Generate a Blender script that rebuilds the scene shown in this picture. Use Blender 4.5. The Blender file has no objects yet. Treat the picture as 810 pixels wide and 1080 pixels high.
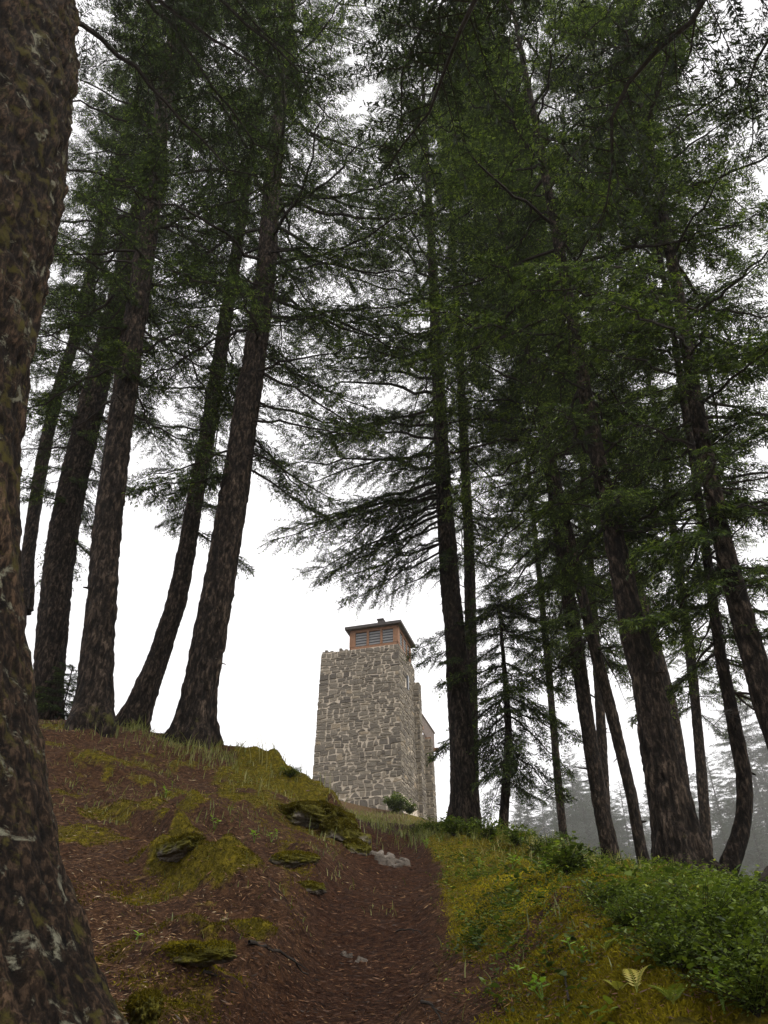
import bpy, math, random
import numpy as np
from mathutils import Vector, Matrix

random.seed(7)
RNG = np.random.default_rng(11)
SC = bpy.context.scene
COL = SC.collection

# ------------------------------------------------------------------ camera model (photo is 810 x 1080)
PITCH = math.radians(36.0)
FPX = 816.0
FW = np.array([0, math.cos(PITCH), math.sin(PITCH)])
UP = np.array([0, -math.sin(PITCH), math.cos(PITCH)])


def at(px, py, Y):
    d = FW + UP * ((540 - py) / FPX) + np.array([1.0, 0, 0]) * ((px - 405) / FPX)
    return d * (Y / d[1])


def pxscale(p):
    """metres per photo pixel at a world point"""
    return float(np.dot(np.asarray(p), FW)) / FPX


# ------------------------------------------------------------------ noise
def _h(ix, iy, iz, seed):
    n = (ix.astype(np.int64) * 374761393 + iy.astype(np.int64) * 668265263 + iz.astype(np.int64) * 2147483647 + seed * 974711)
    n = (n ^ (n >> 13)) * 1274126177 & 0xFFFFFFFF
    n = (n ^ (n >> 16)) * 2246822519 & 0xFFFFFFFF
    n = n ^ (n >> 15)
    return (n & 0xFFFF) / 65535.0


def vnoise(p, seed=0):
    p = np.asarray(p, float)
    i = np.floor(p).astype(np.int64)
    f = p - i
    f = f * f * f * (f * (f * 6 - 15) + 10)
    x, y, z = i[..., 0], i[..., 1], i[..., 2]
    r = 0
    for dx in (0, 1):
        wx = f[..., 0] if dx else 1 - f[..., 0]
        for dy in (0, 1):
            wy = f[..., 1] if dy else 1 - f[..., 1]
            for dz in (0, 1):
                wz = f[..., 2] if dz else 1 - f[..., 2]
                r = r + wx * wy * wz * _h(x + dx, y + dy, z + dz, seed)
    return r * 2 - 1


def fbm(p, octv=4, seed=0, gain=0.5):
    p = np.asarray(p, float)
    a, r, s = 1.0, 0, 0
    for o in range(octv):
        r = r + a * vnoise(p * (2.03 ** o) + 17.3 * o, seed + o)
        s += a
        a *= gain
    return r / s


def smooth(a, b, x):
    t = np.clip((np.asarray(x, float) - a) / (b - a), 0, 1)
    return t * t * (3 - 2 * t)


# ------------------------------------------------------------------ mesh helpers
def mk(name, V, faces, mats, midx=None, attrs=None, smoothf=False, parent=None):
    """faces: list of int arrays (n,k); midx: list of ints (per array) or arrays; attrs: {name: ('POINT'|'FACE', array)}"""
    V = np.ascontiguousarray(V, dtype=np.float32)
    faces = [np.asarray(f, dtype=np.int32) for f in faces if len(f)]
    me = bpy.data.meshes.new(name)
    me.vertices.add(len(V))
    me.vertices.foreach_set('co', V.ravel())
    lt = np.concatenate([np.full(len(f), f.shape[1], np.int32) for f in faces])
    li = np.concatenate([f.ravel() for f in faces])
    ls = np.concatenate([[0], np.cumsum(lt)[:-1]]).astype(np.int32)
    me.loops.add(len(li))
    me.loops.foreach_set('vertex_index', li)
    me.polygons.add(len(lt))
    me.polygons.foreach_set('loop_start', ls)
    me.polygons.foreach_set('loop_total', lt)
    for m in mats:
        me.materials.append(m)
    if midx is not None:
        mi = np.concatenate([np.full(len(f), m, np.int32) if np.isscalar(m) else np.asarray(m, np.int32) for f, m in zip(faces, midx)])
        me.polygons.foreach_set('material_index', mi)
    me.polygons.foreach_set('use_smooth', np.full(len(lt), bool(smoothf)) if np.isscalar(smoothf) else np.asarray(smoothf, bool))
    for k, (dom, arr) in (attrs or {}).items():
        a = me.attributes.new(k, 'FLOAT', dom)
        a.data.foreach_set('value', np.asarray(arr, np.float32))
    me.update(calc_edges=True)
    ob = bpy.data.objects.new(name, me)
    COL.objects.link(ob)
    if parent is not None:
        ob.parent = parent
    return ob


def tag(o, label=None, cat=None, group=None, kind=None):
    if label: o['label'] = label
    if cat: o['category'] = cat
    if group: o['group'] = group
    if kind: o['kind'] = kind
    return o


def empty(name, loc, label, cat, group=None):
    o = bpy.data.objects.new(name, None)
    o.location = [float(v) for v in loc]
    o.empty_display_size = 0.2
    COL.objects.link(o)
    return tag(o, label, cat, group)


class MB:
    """mesh builder collecting verts and faces"""
    def __init__(s):
        s.V, s.F, s.M, s.A, s.n = [], {}, {}, [], 0

    def add(s, V, F, m=0, a=0.0):
        V = np.asarray(V, float)
        F = np.asarray(F, np.int64) + s.n
        k = (F.shape[1], m)
        s.F.setdefault(k, []).append(F)
        s.V.append(V)
        s.A.append(np.full(len(V), a) if np.isscalar(a) else np.asarray(a, float))
        s.n += len(V)

    def box(s, o, u, v, w, m=0, a=0.0):
        """parallelepiped from corner o with edge vectors u,v,w"""
        o, u, v, w = [np.asarray(t, float) for t in (o, u, v, w)]
        V = [o, o + u, o + u + v, o + v, o + w, o + u + w, o + u + v + w, o + v + w]
        s.add(V, [[0, 3, 2, 1], [4, 5, 6, 7], [0, 1, 5, 4], [1, 2, 6, 5], [2, 3, 7, 6], [3, 0, 4, 7]], m, a)

    def tube(s, P, R, n=6, m=0, a=0.0, cap=True):
        P = np.asarray(P, float)
        R = np.broadcast_to(np.asarray(R, float), (len(P),))
        V, F = tube_arrays(P, R, n)
        s.add(V, F, m, a)

    def build(s, name, mats, parent=None, smoothf=False, attr='tint', loc=None):
        V = np.concatenate(s.V)
        A = np.concatenate(s.A)
        if loc is not None:
            V = V - np.asarray(loc)
        fs, ms = [], []
        for (k, m), L in s.F.items():
            fs.append(np.concatenate(L)); ms.append(m)
        ob = mk(name, V, fs, mats, ms, {attr: ('POINT', A)}, smoothf, parent)
        return ob


def frames(P):
    T = np.gradient(P, axis=0)
    T /= np.linalg.norm(T, axis=1)[:, None] + 1e-9
    ref = np.array([0.0, 0.0, 1.0]) if abs(T[0, 2]) < 0.8 else np.array([1.0, 0, 0])
    A = ref - T * (T @ ref)[:, None]
    A /= np.linalg.norm(A, axis=1)[:, None] + 1e-9
    B = np.cross(T, A)
    return T, A, B


def tube_arrays(P, R, n):
    T, A, B = frames(P)
    th = np.arange(n) / n * 2 * np.pi
    V = P[:, None, :] + R[:, None, None] * (np.cos(th)[None, :, None] * A[:, None, :] + np.sin(th)[None, :, None] * B[:, None, :])
    m = len(P)
    i = np.arange(m - 1)[:, None] * n
    j = np.arange(n)[None, :]
    jn = (j + 1) % n
    F = np.stack([i + j, i + jn, i + n + jn, i + n + j], -1).reshape(-1, 4)
    return V.reshape(-1, 3), F


# ------------------------------------------------------------------ materials
def mat(name):
    m = bpy.data.materials.new(name)
    m.use_nodes = True
    nt = m.node_tree
    nt.nodes.clear()
    out = nt.nodes.new('ShaderNodeOutputMaterial')
    return m, nt, out


def N(nt, t, **kw):
    n = nt.nodes.new(t)
    for k, v in kw.items():
        if k.startswith('_'):
            n.inputs[k[1:].replace('_', ' ')].default_value = v
        else:
            setattr(n, k, v)
    return n


def ramp(nt, fac, stops, interp='LINEAR'):
    r = nt.nodes.new('ShaderNodeValToRGB')
    r.color_ramp.interpolation = interp
    e = r.color_ramp.elements
    while len(e) < len(stops):
        e.new(0.5)
    for el, (p, c) in zip(e, stops):
        el.position = p
        el.color = (*c, 1) if len(c) == 3 else c
    nt.links.new(fac, r.inputs[0])
    return r.outputs[0]


def mixc(nt, fac, a, b, mode='MIX'):
    n = nt.nodes.new('ShaderNodeMix')
    n.data_type = 'RGBA'
    n.blend_type = mode
    for s, v in ((n.inputs[0], fac), (n.inputs[6], a), (n.inputs[7], b)):
        if hasattr(v, 'links') or isinstance(v, bpy.types.NodeSocket):
            nt.links.new(v, s)
        elif isinstance(v, (int, float)):
            s.default_value = v
        else:
            s.default_value = (*v, 1)
    return n.outputs[2]


def noise(nt, scale, detail=4, rough=0.55, vec=None, dist=0.0):
    n = nt.nodes.new('ShaderNodeTexNoise')
    n.inputs['Scale'].default_value = scale
    n.inputs['Detail'].default_value = detail
    n.inputs['Roughness'].default_value = rough
    n.inputs['Distortion'].default_value = dist
    if vec is not None:
        nt.links.new(vec, n.inputs['Vector'])
    return n.outputs[0]


def coord(nt, scale=(1, 1, 1)):
    tc = nt.nodes.new('ShaderNodeTexCoord')
    mp = nt.nodes.new('ShaderNodeMapping')
    mp.inputs['Scale'].default_value = scale
    nt.links.new(tc.outputs['Object'], mp.inputs[0])
    return mp.outputs[0]


def attr(nt, name):
    a = nt.nodes.new('ShaderNodeAttribute')
    a.attribute_name = name
    return a.outputs['Fac']


def bump(nt, h, strength, dist):
    b = nt.nodes.new('ShaderNodeBump')
    b.inputs['Strength'].default_value = strength
    b.inputs['Distance'].default_value = dist
    nt.links.new(h, b.inputs['Height'])
    return b.outputs[0]


def principled(nt, out, col, rough=0.9, nrm=None, spec=0.2):
    p = nt.nodes.new('ShaderNodeBsdfPrincipled')
    if isinstance(col, bpy.types.NodeSocket):
        nt.links.new(col, p.inputs['Base Color'])
    else:
        p.inputs['Base Color'].default_value = (*col, 1)
    p.inputs['Roughness'].default_value = rough
    p.inputs['Specular IOR Level'].default_value = spec
    if nrm is not None:
        nt.links.new(nrm, p.inputs['Normal'])
    nt.links.new(p.outputs[0], out.inputs[0])
    return p


def simple(name, c, rough=0.8, var=0.25, scale=8.0, spec=0.2):
    m, nt, out = mat(name)
    f = noise(nt, scale, 5, 0.6, coord(nt))
    col = ramp(nt, f, [(0.3, tuple(x * (1 - var) for x in c)), (0.7, tuple(min(1, x * (1 + var)) for x in c))])
    principled(nt, out, col, rough, bump(nt, f, 0.3, 0.01), spec)
    return m


def leafmat(name, stops, trans=0.35, gloss=0.03, attrn='tint'):
    """thin leaves: diffuse + translucent + faint gloss, colour by per-leaf attribute"""
    m, nt, out = mat(name)
    c = ramp(nt, attr(nt, attrn), stops)
    d = N(nt, 'ShaderNodeBsdfDiffuse'); t = N(nt, 'ShaderNodeBsdfTranslucent')
    g = N(nt, 'ShaderNodeBsdfGlossy'); g.inputs['Roughness'].default_value = 0.45
    g.inputs['Color'].default_value = (0.8, 0.85, 0.8, 1)
    nt.links.new(c, d.inputs[0])
    tc = mixc(nt, 1.0, c, (1.25, 1.3, 0.7), 'MULTIPLY')
    nt.links.new(tc, t.inputs[0])
    a = N(nt, 'ShaderNodeMixShader'); a.inputs[0].default_value = trans
    nt.links.new(d.outputs[0], a.inputs[1]); nt.links.new(t.outputs[0], a.inputs[2])
    b = N(nt, 'ShaderNodeMixShader'); b.inputs[0].default_value = gloss
    nt.links.new(a.outputs[0], b.inputs[1]); nt.links.new(g.outputs[0], b.inputs[2])
    nt.links.new(b.outputs[0], out.inputs[0])
    return m


def barkmat(name, dark, light, lichen, moss, sc=1.0, lich_amt=0.62, moss_amt=0.6, lsc=9.0):
    m, nt, out = mat(name)
    v = coord(nt, (1, 1, 0.35))
    n1 = noise(nt, 14 * sc, 8, 0.65, v, 0.4)
    rid = attr(nt, 'ridge')
    mx = N(nt, 'ShaderNodeMath', operation='MULTIPLY_ADD')
    nt.links.new(n1, mx.inputs[0]); mx.inputs[1].default_value = 0.7
    nt.links.new(rid, mx.inputs[2])
    col = ramp(nt, mx.outputs[0], [(0.25, dark), (0.62, tuple((a + b) / 2 for a, b in zip(dark, light))), (1.0, light)])
    v2 = coord(nt)
    fine = noise(nt, 70 * sc, 6, 0.7, v2)
    mid = noise(nt, 24 * sc, 6, 0.65, coord(nt, (1, 1, 0.33)), 0.5)
    col = mixc(nt, 0.85, col, ramp(nt, mid, [(0.42, (0.16, 0.14, 0.13)), (0.52, (0.8, 0.78, 0.76)), (0.6, (2.5, 2.45, 2.4))]), 'MULTIPLY')
    col = mixc(nt, 0.6, col, ramp(nt, fine, [(0.3, (0.35, 0.33, 0.3)), (0.7, (1.5, 1.5, 1.5))]), 'MULTIPLY')
    ln = noise(nt, lsc, 9, 0.72, v2, 0.6)
    lf = ramp(nt, ln, [(lich_amt, (0, 0, 0)), (lich_amt + 0.06, (1, 1, 1))])
    col = mixc(nt, lf, col, mixc(nt, fine, tuple(x * 0.5 for x in lichen), lichen))
    mn = noise(nt, 4.3 * sc, 8, 0.68, v2, 0.3)
    ma = N(nt, 'ShaderNodeMath', operation='ADD')
    nt.links.new(mn, ma.inputs[0]); nt.links.new(attr(nt, 'moss'), ma.inputs[1])
    mf = ramp(nt, ma.outputs[0], [(moss_amt, (0, 0, 0)), (moss_amt + 0.1, (1, 1, 1))])
    col = mixc(nt, mf, col, mixc(nt, fine, tuple(x * 0.45 for x in moss), moss))
    hb = N(nt, 'ShaderNodeMath', operation='MULTIPLY_ADD')
    nt.links.new(fine, hb.inputs[0]); hb.inputs[1].default_value = 0.5; nt.links.new(n1, hb.inputs[2])
    principled(nt, out, col, 0.92, bump(nt, hb.outputs[0], 0.9, 0.03 / sc), 0.15)
    return m


M = {}
M['bark'] = barkmat('fir_bark', (0.005, 0.0035, 0.003), (0.072, 0.055, 0.042), (0.25, 0.25, 0.2), (0.085, 0.085, 0.02), 1.0, 0.66, 0.72)
M['bark_near'] = barkmat('mossy_fir_bark', (0.0032, 0.0022, 0.0016), (0.050, 0.032, 0.020), (0.19, 0.185, 0.135), (0.062, 0.053, 0.012), 2.6, 0.575, 0.535, 8.0)
M['twig'] = simple('limb_bark', (0.03, 0.025, 0.021), 0.9, 0.4, 20)
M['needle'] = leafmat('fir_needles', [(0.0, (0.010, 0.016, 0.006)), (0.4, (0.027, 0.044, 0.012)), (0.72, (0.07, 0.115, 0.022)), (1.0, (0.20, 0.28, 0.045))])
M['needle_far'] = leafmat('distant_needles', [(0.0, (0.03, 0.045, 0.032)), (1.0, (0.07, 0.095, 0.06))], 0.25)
M['leaf'] = leafmat('fresh_leaves', [(0.0, (0.10, 0.17, 0.02)), (0.6, (0.20, 0.33, 0.035)), (1.0, (0.30, 0.44, 0.06))], 0.4, 0.06)
M['under'] = leafmat('ground_cover_leaves', [(0.0, (0.02, 0.035, 0.01)), (0.3, (0.055, 0.085, 0.016)), (0.6, (0.13, 0.18, 0.025)), (0.88, (0.26, 0.33, 0.04)), (1.0, (0.38, 0.40, 0.06))], 0.35, 0.05)
M['moss'] = leafmat('moss_blades', [(0.0, (0.055, 0.044, 0.008)), (0.45, (0.18, 0.15, 0.014)), (1.0, (0.46, 0.38, 0.032))], 0.35, 0.0)
M['litter'] = leafmat('needle_litter', [(0.0, (0.020, 0.011, 0.008)), (0.35, (0.09, 0.043, 0.025)), (0.65, (0.19, 0.096, 0.046)), (0.92, (0.32, 0.20, 0.095)), (1.0, (0.42, 0.34, 0.22))], 0.0, 0.03)
M['grass'] = leafmat('meadow_grass', [(0.0, (0.07, 0.085, 0.02)), (0.5, (0.16, 0.18, 0.05)), (1.0, (0.34, 0.31, 0.13))], 0.35, 0.03)
M['bracken'] = leafmat('fern_fronds', [(0.0, (0.12, 0.17, 0.03)), (0.5, (0.32, 0.33, 0.05)), (1.0, (0.46, 0.38, 0.08))], 0.35, 0.03)


def ground_material():
    m, nt, out = mat('forest_floor')
    v = coord(nt)
    big = noise(nt, 2.5, 6, 0.6, v)
    f1 = noise(nt, 26, 8, 0.7, v, 0.5)
    f2 = noise(nt, 120, 5, 0.7, v)
    lit = ramp(nt, f1, [(0.28, (0.014, 0.009, 0.006)), (0.44, (0.05, 0.026, 0.016)), (0.58, (0.10, 0.053, 0.028)), (0.75, (0.17, 0.098, 0.05))])
    lit = mixc(nt, 0.7, lit, ramp(nt, f2, [(0.3, (0.3, 0.3, 0.3)), (0.7, (1.6, 1.5, 1.4))]), 'MULTIPLY')
    lit = mixc(nt, attr(nt, 'path'), lit, mixc(nt, 1.0, lit, (0.72, 0.62, 0.60), 'MULTIPLY'))
    mossc = ramp(nt, f1, [(0.3, (0.032, 0.03, 0.006)), (0.5, (0.12, 0.098, 0.011)), (0.72, (0.28, 0.22, 0.02))])
    mossc = mixc(nt, 0.6, mossc, ramp(nt, f2, [(0.3, (0.4, 0.4, 0.35)), (0.7, (1.5, 1.5, 1.4))]), 'MULTIPLY')
    ma = N(nt, 'ShaderNodeMath', operation='MULTIPLY_ADD')
    nt.links.new(f1, ma.inputs[0]); ma.inputs[1].default_value = 0.5; nt.links.new(attr(nt, 'moss'), ma.inputs[2])
    mf = ramp(nt, ma.outputs[0], [(0.62, (0, 0, 0)), (0.82, (1, 1, 1))])
    col = mixc(nt, mf, lit, mossc)
    dry = ramp(nt, f1, [(0.3, (0.05, 0.034, 0.018)), (0.55, (0.13, 0.082, 0.04)), (0.75, (0.22, 0.15, 0.07))])
    col = mixc(nt, attr(nt, 'dry'), col, dry)
    hb = N(nt, 'ShaderNodeMath', operation='MULTIPLY_ADD')
    nt.links.new(f2, hb.inputs[0]); hb.inputs[1].default_value = 0.35; nt.links.new(f1, hb.inputs[2])
    principled(nt, out, col, 0.95, bump(nt, hb.outputs[0], 1.0, 0.04), 0.12)
    return m


def rock_material(name, mossy=0.5, pale=1.0):
    m, nt, out = mat(name)
    v = coord(nt)
    f1 = noise(nt, 7, 8, 0.65, v, 0.4)
    f2 = noise(nt, 45, 6, 0.7, v)
    g = ramp(nt, f1, [(0.3, (0.06 * pale, 0.05 * pale, 0.04 * pale)), (0.55, (0.17 * pale, 0.145 * pale, 0.12 * pale)), (0.75, (0.34 * pale, 0.30 * pale, 0.26 * pale))])
    g = mixc(nt, 0.6, g, ramp(nt, f2, [(0.3, (0.45, 0.45, 0.45)), (0.7, (1.5, 1.5, 1.5))]), 'MULTIPLY')
    mo = ramp(nt, f2, [(0.3, (0.035, 0.032, 0.006)), (0.52, (0.09, 0.083, 0.01)), (0.75, (0.18, 0.155, 0.016))])
    ma = N(nt, 'ShaderNodeMath', operation='ADD')
    nt.links.new(noise(nt, 3.2, 8, 0.7, v, 0.3), ma.inputs[0]); nt.links.new(attr(nt, 'moss'), ma.inputs[1])
    mf = ramp(nt, ma.outputs[0], [(1.0 - mossy, (0, 0, 0)), (1.1 - mossy, (1, 1, 1))])
    col = mixc(nt, mf, g, mo)
    hb = N(nt, 'ShaderNodeMath', operation='MULTIPLY_ADD')
    nt.links.new(f2, hb.inputs[0]); hb.inputs[1].default_value = 0.3; nt.links.new(f1, hb.inputs[2])
    principled(nt, out, col, 0.9, bump(nt, hb.outputs[0], 0.9, 0.05), 0.2)
    return m


M['ground'] = ground_material()
M['rock_moss'] = rock_material('mossy_rock', 0.62, 0.8)
M['rock'] = rock_material('bare_rock', 0.22, 0.95)
M['moss_pad'] = rock_material('moss_cushion', 1.2, 0.8)

# ------------------------------------------------------------------ terrain
CTRL = []
def cp(px, py, Y): CTRL.append(at(px, py, Y))
def cw(x, y, z): CTRL.append(np.array([x, y, z], float))
for t in [(340, 1080, 2.7), (358, 1040, 3.15), (372, 1000, 3.8), (385, 955, 4.8), (397, 918, 6.3), (403, 890, 8.5), (400, 873, 11),
          (100, 985, 3.3), (190, 1065, 2.65), (200, 960, 4.0), (200, 880, 5.8), (200, 812, 8.4), (203, 783, 9.6), (60, 765, 9.2), (95, 772, 9.1),
          (100, 850, 6.2), (290, 1000, 3.5), (300, 905, 5.8), (300, 846, 8.0), (290, 812, 9.2), (262, 800, 9.4), (335, 852, 8.8), (378, 882, 8.4),
          (560, 1075, 2.35), (560, 1000, 3.2), (560, 940, 4.7), (560, 905, 6.6), (560, 886, 8.6), (475, 1000, 3.6), (470, 945, 5.0), (480, 905, 7.0), (490, 878, 9.6),
          (440, 876, 10.5), (720, 1075, 2.2), (720, 1000, 3.1), (720, 955, 5.0), (720, 930, 8.2), (640, 910, 8.4), (800, 1075, 2.2), (800, 1000, 3.1), (805, 965, 4.6), (805, 950, 7.2),
          (390, 866, 16), (380, 862, 24), (385, 858, 33), (440, 860, 33), (330, 845, 34)]:
    cp(*t)
for t in [(0, 0, -0.95), (0, 1.4, -0.42), (-1.6, 0, -0.8), (-1.8, 1.5, -0.25), (-0.9, 1.6, -0.3), (-1.5, 2.0, -0.05), (-0.55, 1.9, -0.18), (2.2, 0, -0.95), (2.2, 1.4, -0.45), (-6, 0, -0.6), (6, 0, -1.6), (0, -4, -2.6), (-8, -6, -3.4), (8, -6, -4),
          (-4.2, 3.0, 0.5), (-5.5, 6, 1.9), (-7, 9.2, 3.4), (-3.2, 12.5, 4.25), (-6, 13, 4.3), (-1.6, 12.5, 3.6), (-3.5, 17, 5.0), (-8, 20, 4.6), (-5, 26, 6.6), (-5, 34, 7.6), (-12, 34, 5.0), (-14, 12, 2.0),
          (1.6, 15, 3.6), (2.4, 15.5, 3.35), (3.9, 14, 2.0), (4.8, 12.5, 1.3), (5.5, 9, 0.9), (8, 12, -0.2), (6.5, 20, 0.6), (5.5, 30, 4.2), (12, 34, 1.0), (4.5, 40, 7.0), (-1, 46, 8.0), (14, 20, -2.5), (9, 4, -1.0), (20, 55, -2.0), (8, 60, 2.0), (35, 40, -6), (-25, 50, 0), (0, 80, 0), (30, 120, 6), (60, 125, 2), (45, 100, 2), (90, 130, 0), (10, 125, 4), (70, 240, 26), (130, 240, 22), (30, 250, 22), (180, 220, 12), (100, 200, 16)]:
    cw(*t)
for k in range(14):
    a = k / 14 * 2 * math.pi
    cw(320 * math.cos(a), 20 + 320 * math.sin(a), -36)
    if not 0.2 < a < 2.0: cw(150 * math.cos(a), 20 + 150 * math.sin(a), -26)
    cw(75 * math.cos(a + .2), 20 + 75 * math.sin(a + .2), -9)
CTRL = np.array(CTRL)


def _tps(r2):
    return 0.5 * r2 * np.log(r2 + 1e-9)


_n = len(CTRL)
_K = _tps(((CTRL[:, None, :2] - CTRL[None, :, :2]) ** 2).sum(-1)) + np.eye(_n) * 0.012
_Pm = np.c_[np.ones(_n), CTRL[:, :2]]
_A = np.block([[_K, _Pm], [_Pm.T, np.zeros((3, 3))]])
_w = np.linalg.solve(_A, np.r_[CTRL[:, 2], 0, 0, 0])


def path_weight(x, y):
    """1 on the trodden path, 0 off it"""
    cy = np.array([0, 2.7, 3.15, 3.8, 4.8, 6.3, 8.5, 11, 20, 34.])
    cx = np.array([-.34, -.22, -.18, -.12, -.04, .03, .03, -.03, -.2, -.3])
    hw = np.array([.32, .26, .27, .30, .34, .38, .42, .6, 1.0, 1.2])
    c = np.interp(y, cy, cx) + 0.06 * np.sin(y * 2.1)
    w = np.interp(y, cy, hw)
    return 1 - smooth(0.6, 1.35, np.abs(x - c) / w)


def terrain(x, y, micro=True):
    x = np.asarray(x, float); y = np.asarray(y, float)
    shp = x.shape
    X = x.ravel(); Y = y.ravel()
    z = np.empty(len(X))
    for s in range(0, len(X), 40000):
        sl = slice(s, s + 40000)
        r2 = (X[sl, None] - CTRL[None, :, 0]) ** 2 + (Y[sl, None] - CTRL[None, :, 1]) ** 2
        z[sl] = _tps(r2) @ _w[:_n] + _w[_n] + _w[_n + 1] * X[sl] + _w[_n + 2] * Y[sl]
    if micro:
        p = np.c_[X, Y, np.zeros_like(X)]
        near = 1 - smooth(16, 30, np.hypot(X, Y))
        pw = path_weight(X, Y)
        z = z + near * (0.10 * fbm(p * 0.9, 3, 3) + (0.085 - 0.055 * pw) * fbm(p * 2.6, 4, 9) + 0.018 * fbm(p * 11, 3, 21))
        # ledges across the left bank
        lb = smooth(-0.3, -1.0, X) * near
        q = np.c_[X * 0.7 + Y * 0.55, Y * 0.5 - X * 0.5, np.zeros_like(X)]
        z = z + lb * (0.07 * np.abs(fbm(q * np.array([0.8, 1.9, 1]), 4, 33)) - 0.02)
        if RIDGES: z = z + ridge_field(X, Y)[0] * (1 - 0.8 * pw)
        z = z - 0.11 * pw * near
        z = z + near * 0.13 * smooth(0.25, 0.62, X - 0.02 * Y) * (1 - smooth(4.2, 6.5, Y))
        rb = smooth(0.25, 0.8, X) * near
        z = z + rb * (0.17 * np.abs(fbm(p * np.array([2.2, 2.2, 1]), 4, 71)) + 0.08 * np.abs(fbm(p * 6.0, 3, 73)) - 0.06)
    return z.reshape(shp)


RIDGES_PX = [
    ([(112, 858), (150, 880), (185, 900), (218, 922)], 0.15, 0.11),
    ([(150, 908), (200, 932), (250, 954), (296, 972)], 0.14, 0.11),
    ([(168, 985), (215, 1009), (262, 1030), (325, 1055)], 0.10, 0.075),
    ([(118, 1012), (170, 1046), (235, 1074), (290, 1090)], 0.09, 0.07),
    ([(225, 985), (268, 1000), (305, 1018)], 0.07, 0.06),
    ([(255, 800), (300, 826), (340, 856), (384, 890)], 0.16, 0.30),
    ([(190, 846), (232, 866), (262, 880)], 0.08, 0.12),
    ([(300, 896), (322, 918), (330, 940)], 0.09, 0.12),
    ([(60, 800), (110, 815), (160, 835)], 0.08, 0.16)]
RIDGES = []


def ridge_field(X, Y):
    """height and moss weight of the rock ledges crossing the left bank"""
    Hh = np.zeros_like(X); Mm = np.zeros_like(X)
    m_ = (X > -6) & (X < 0.6) & (Y > 1.5) & (Y < 12)
    if not m_.any(): return Hh, Mm
    x = X[m_]; y = Y[m_]
    p = np.c_[x, y, 0 * x]
    wob = 0.10 * fbm(p * 2.3, 3, 111)
    h = np.zeros_like(x); mo = np.zeros_like(x)
    for k, (pts, A, w_) in enumerate(RIDGES):
        best = np.full(len(x), 9.0); sg = np.zeros(len(x)); tt = np.zeros(len(x))
        n = len(pts) - 1
        for i in range(n):
            a, b = pts[i], pts[i + 1]
            d = b - a; L2 = d @ d
            t = np.clip(((x - a[0]) * d[0] + (y - a[1]) * d[1]) / L2, 0, 1)
            ex = x - a[0] - t * d[0]; ey = y - a[1] - t * d[1]
            dist = np.hypot(ex, ey); side = np.sign(d[0] * ey - d[1] * ex)
            m2 = dist < best
            best = np.where(m2, dist, best); sg = np.where(m2, side, sg); tt = np.where(m2, (i + t) / n, tt)
        s_ = best * sg + wob
        env = np.sin(np.pi * np.clip(tt * 0.9 + 0.05, 0, 1)) ** 0.5 * (0.65 + 0.6 * fbm(p * 3.0 + k * 9, 3, 120 + k))
        # long gentle back on the uphill side, short broken face towards the viewer
        prof = np.where(s_ > 0, np.exp(-(s_ / (w_ * 2.6)) ** 2), np.exp(-(np.abs(s_) / (w_ * 0.6)) ** 2.2))
        far_ = np.exp(-np.maximum(0, best - 3 * w_) / 0.05)
        h = np.maximum(h, 2.0 * A * env * prof * far_)
        mo = np.maximum(mo, 0.85 * np.exp(-((s_ - 0.3 * w_) / (w_ * 1.6)) ** 2) * np.clip(env * 1.3, 0, 1) * far_)
    Hh[m_] = h; Mm[m_] = mo
    return Hh, Mm


def tz(x, y):
    return float(terrain(np.array([x]), np.array([y]))[0])


def hit(px, py, y0=1.5, y1=40):
    """where the ray through a photo pixel meets the ground"""
    ys = np.concatenate([np.linspace(y0, 14, 500), np.linspace(14.05, y1, 300)])
    d = at(px, py, 1.0)
    P = d[None, :] * ys[:, None]
    g = terrain(P[:, 0], P[:, 1])
    below = np.where(P[:, 2] < g)[0]
    i = below[0] if len(below) else np.argmin(P[:, 2] - g)
    return np.array([P[i, 0], P[i, 1], g[i]])


RIDGES = [([hit(*q_)[:2] for q_ in pts_], A_, w_) for pts_, A_, w_ in RIDGES_PX]

ROCKS = [
    ((330, 866), (0.38, 0.26, 0.12), .9, 'large rounded mossy boulder forming the crest beside the tower'),
    ((360, 886), (0.24, 0.18, 0.12), 1.0, 'dark mossy boulder at the lower end of the left crest, beside the path'),
    ((374, 898), (0.13, 0.11, 0.08), .4, 'small mossy stone at the left edge of the path, below the dark crest boulder'),
    ((190, 902), (0.20, 0.09, 0.055), -.8, 'mossy ledge stone in the middle of the left bank, dark on its right side'),
    ((205, 1010), (0.16, 0.05, 0.03), -.6, 'narrow ledge capped with bright yellow moss'),
    ((314, 912), (0.14, 0.08, 0.045), .2, 'small mossy lump halfway up the bank, beside the path'),
    ((326, 938), (0.10, 0.06, 0.03), .2, 'smallest mossy lump, right at the path edge below the halfway one'),
    ((150, 1076), (0.04, 0.15, 0.045), .35, 'mossy root swelling at the foot of the huge lichen-crusted trunk'),
]
ROCKP = None


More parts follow.
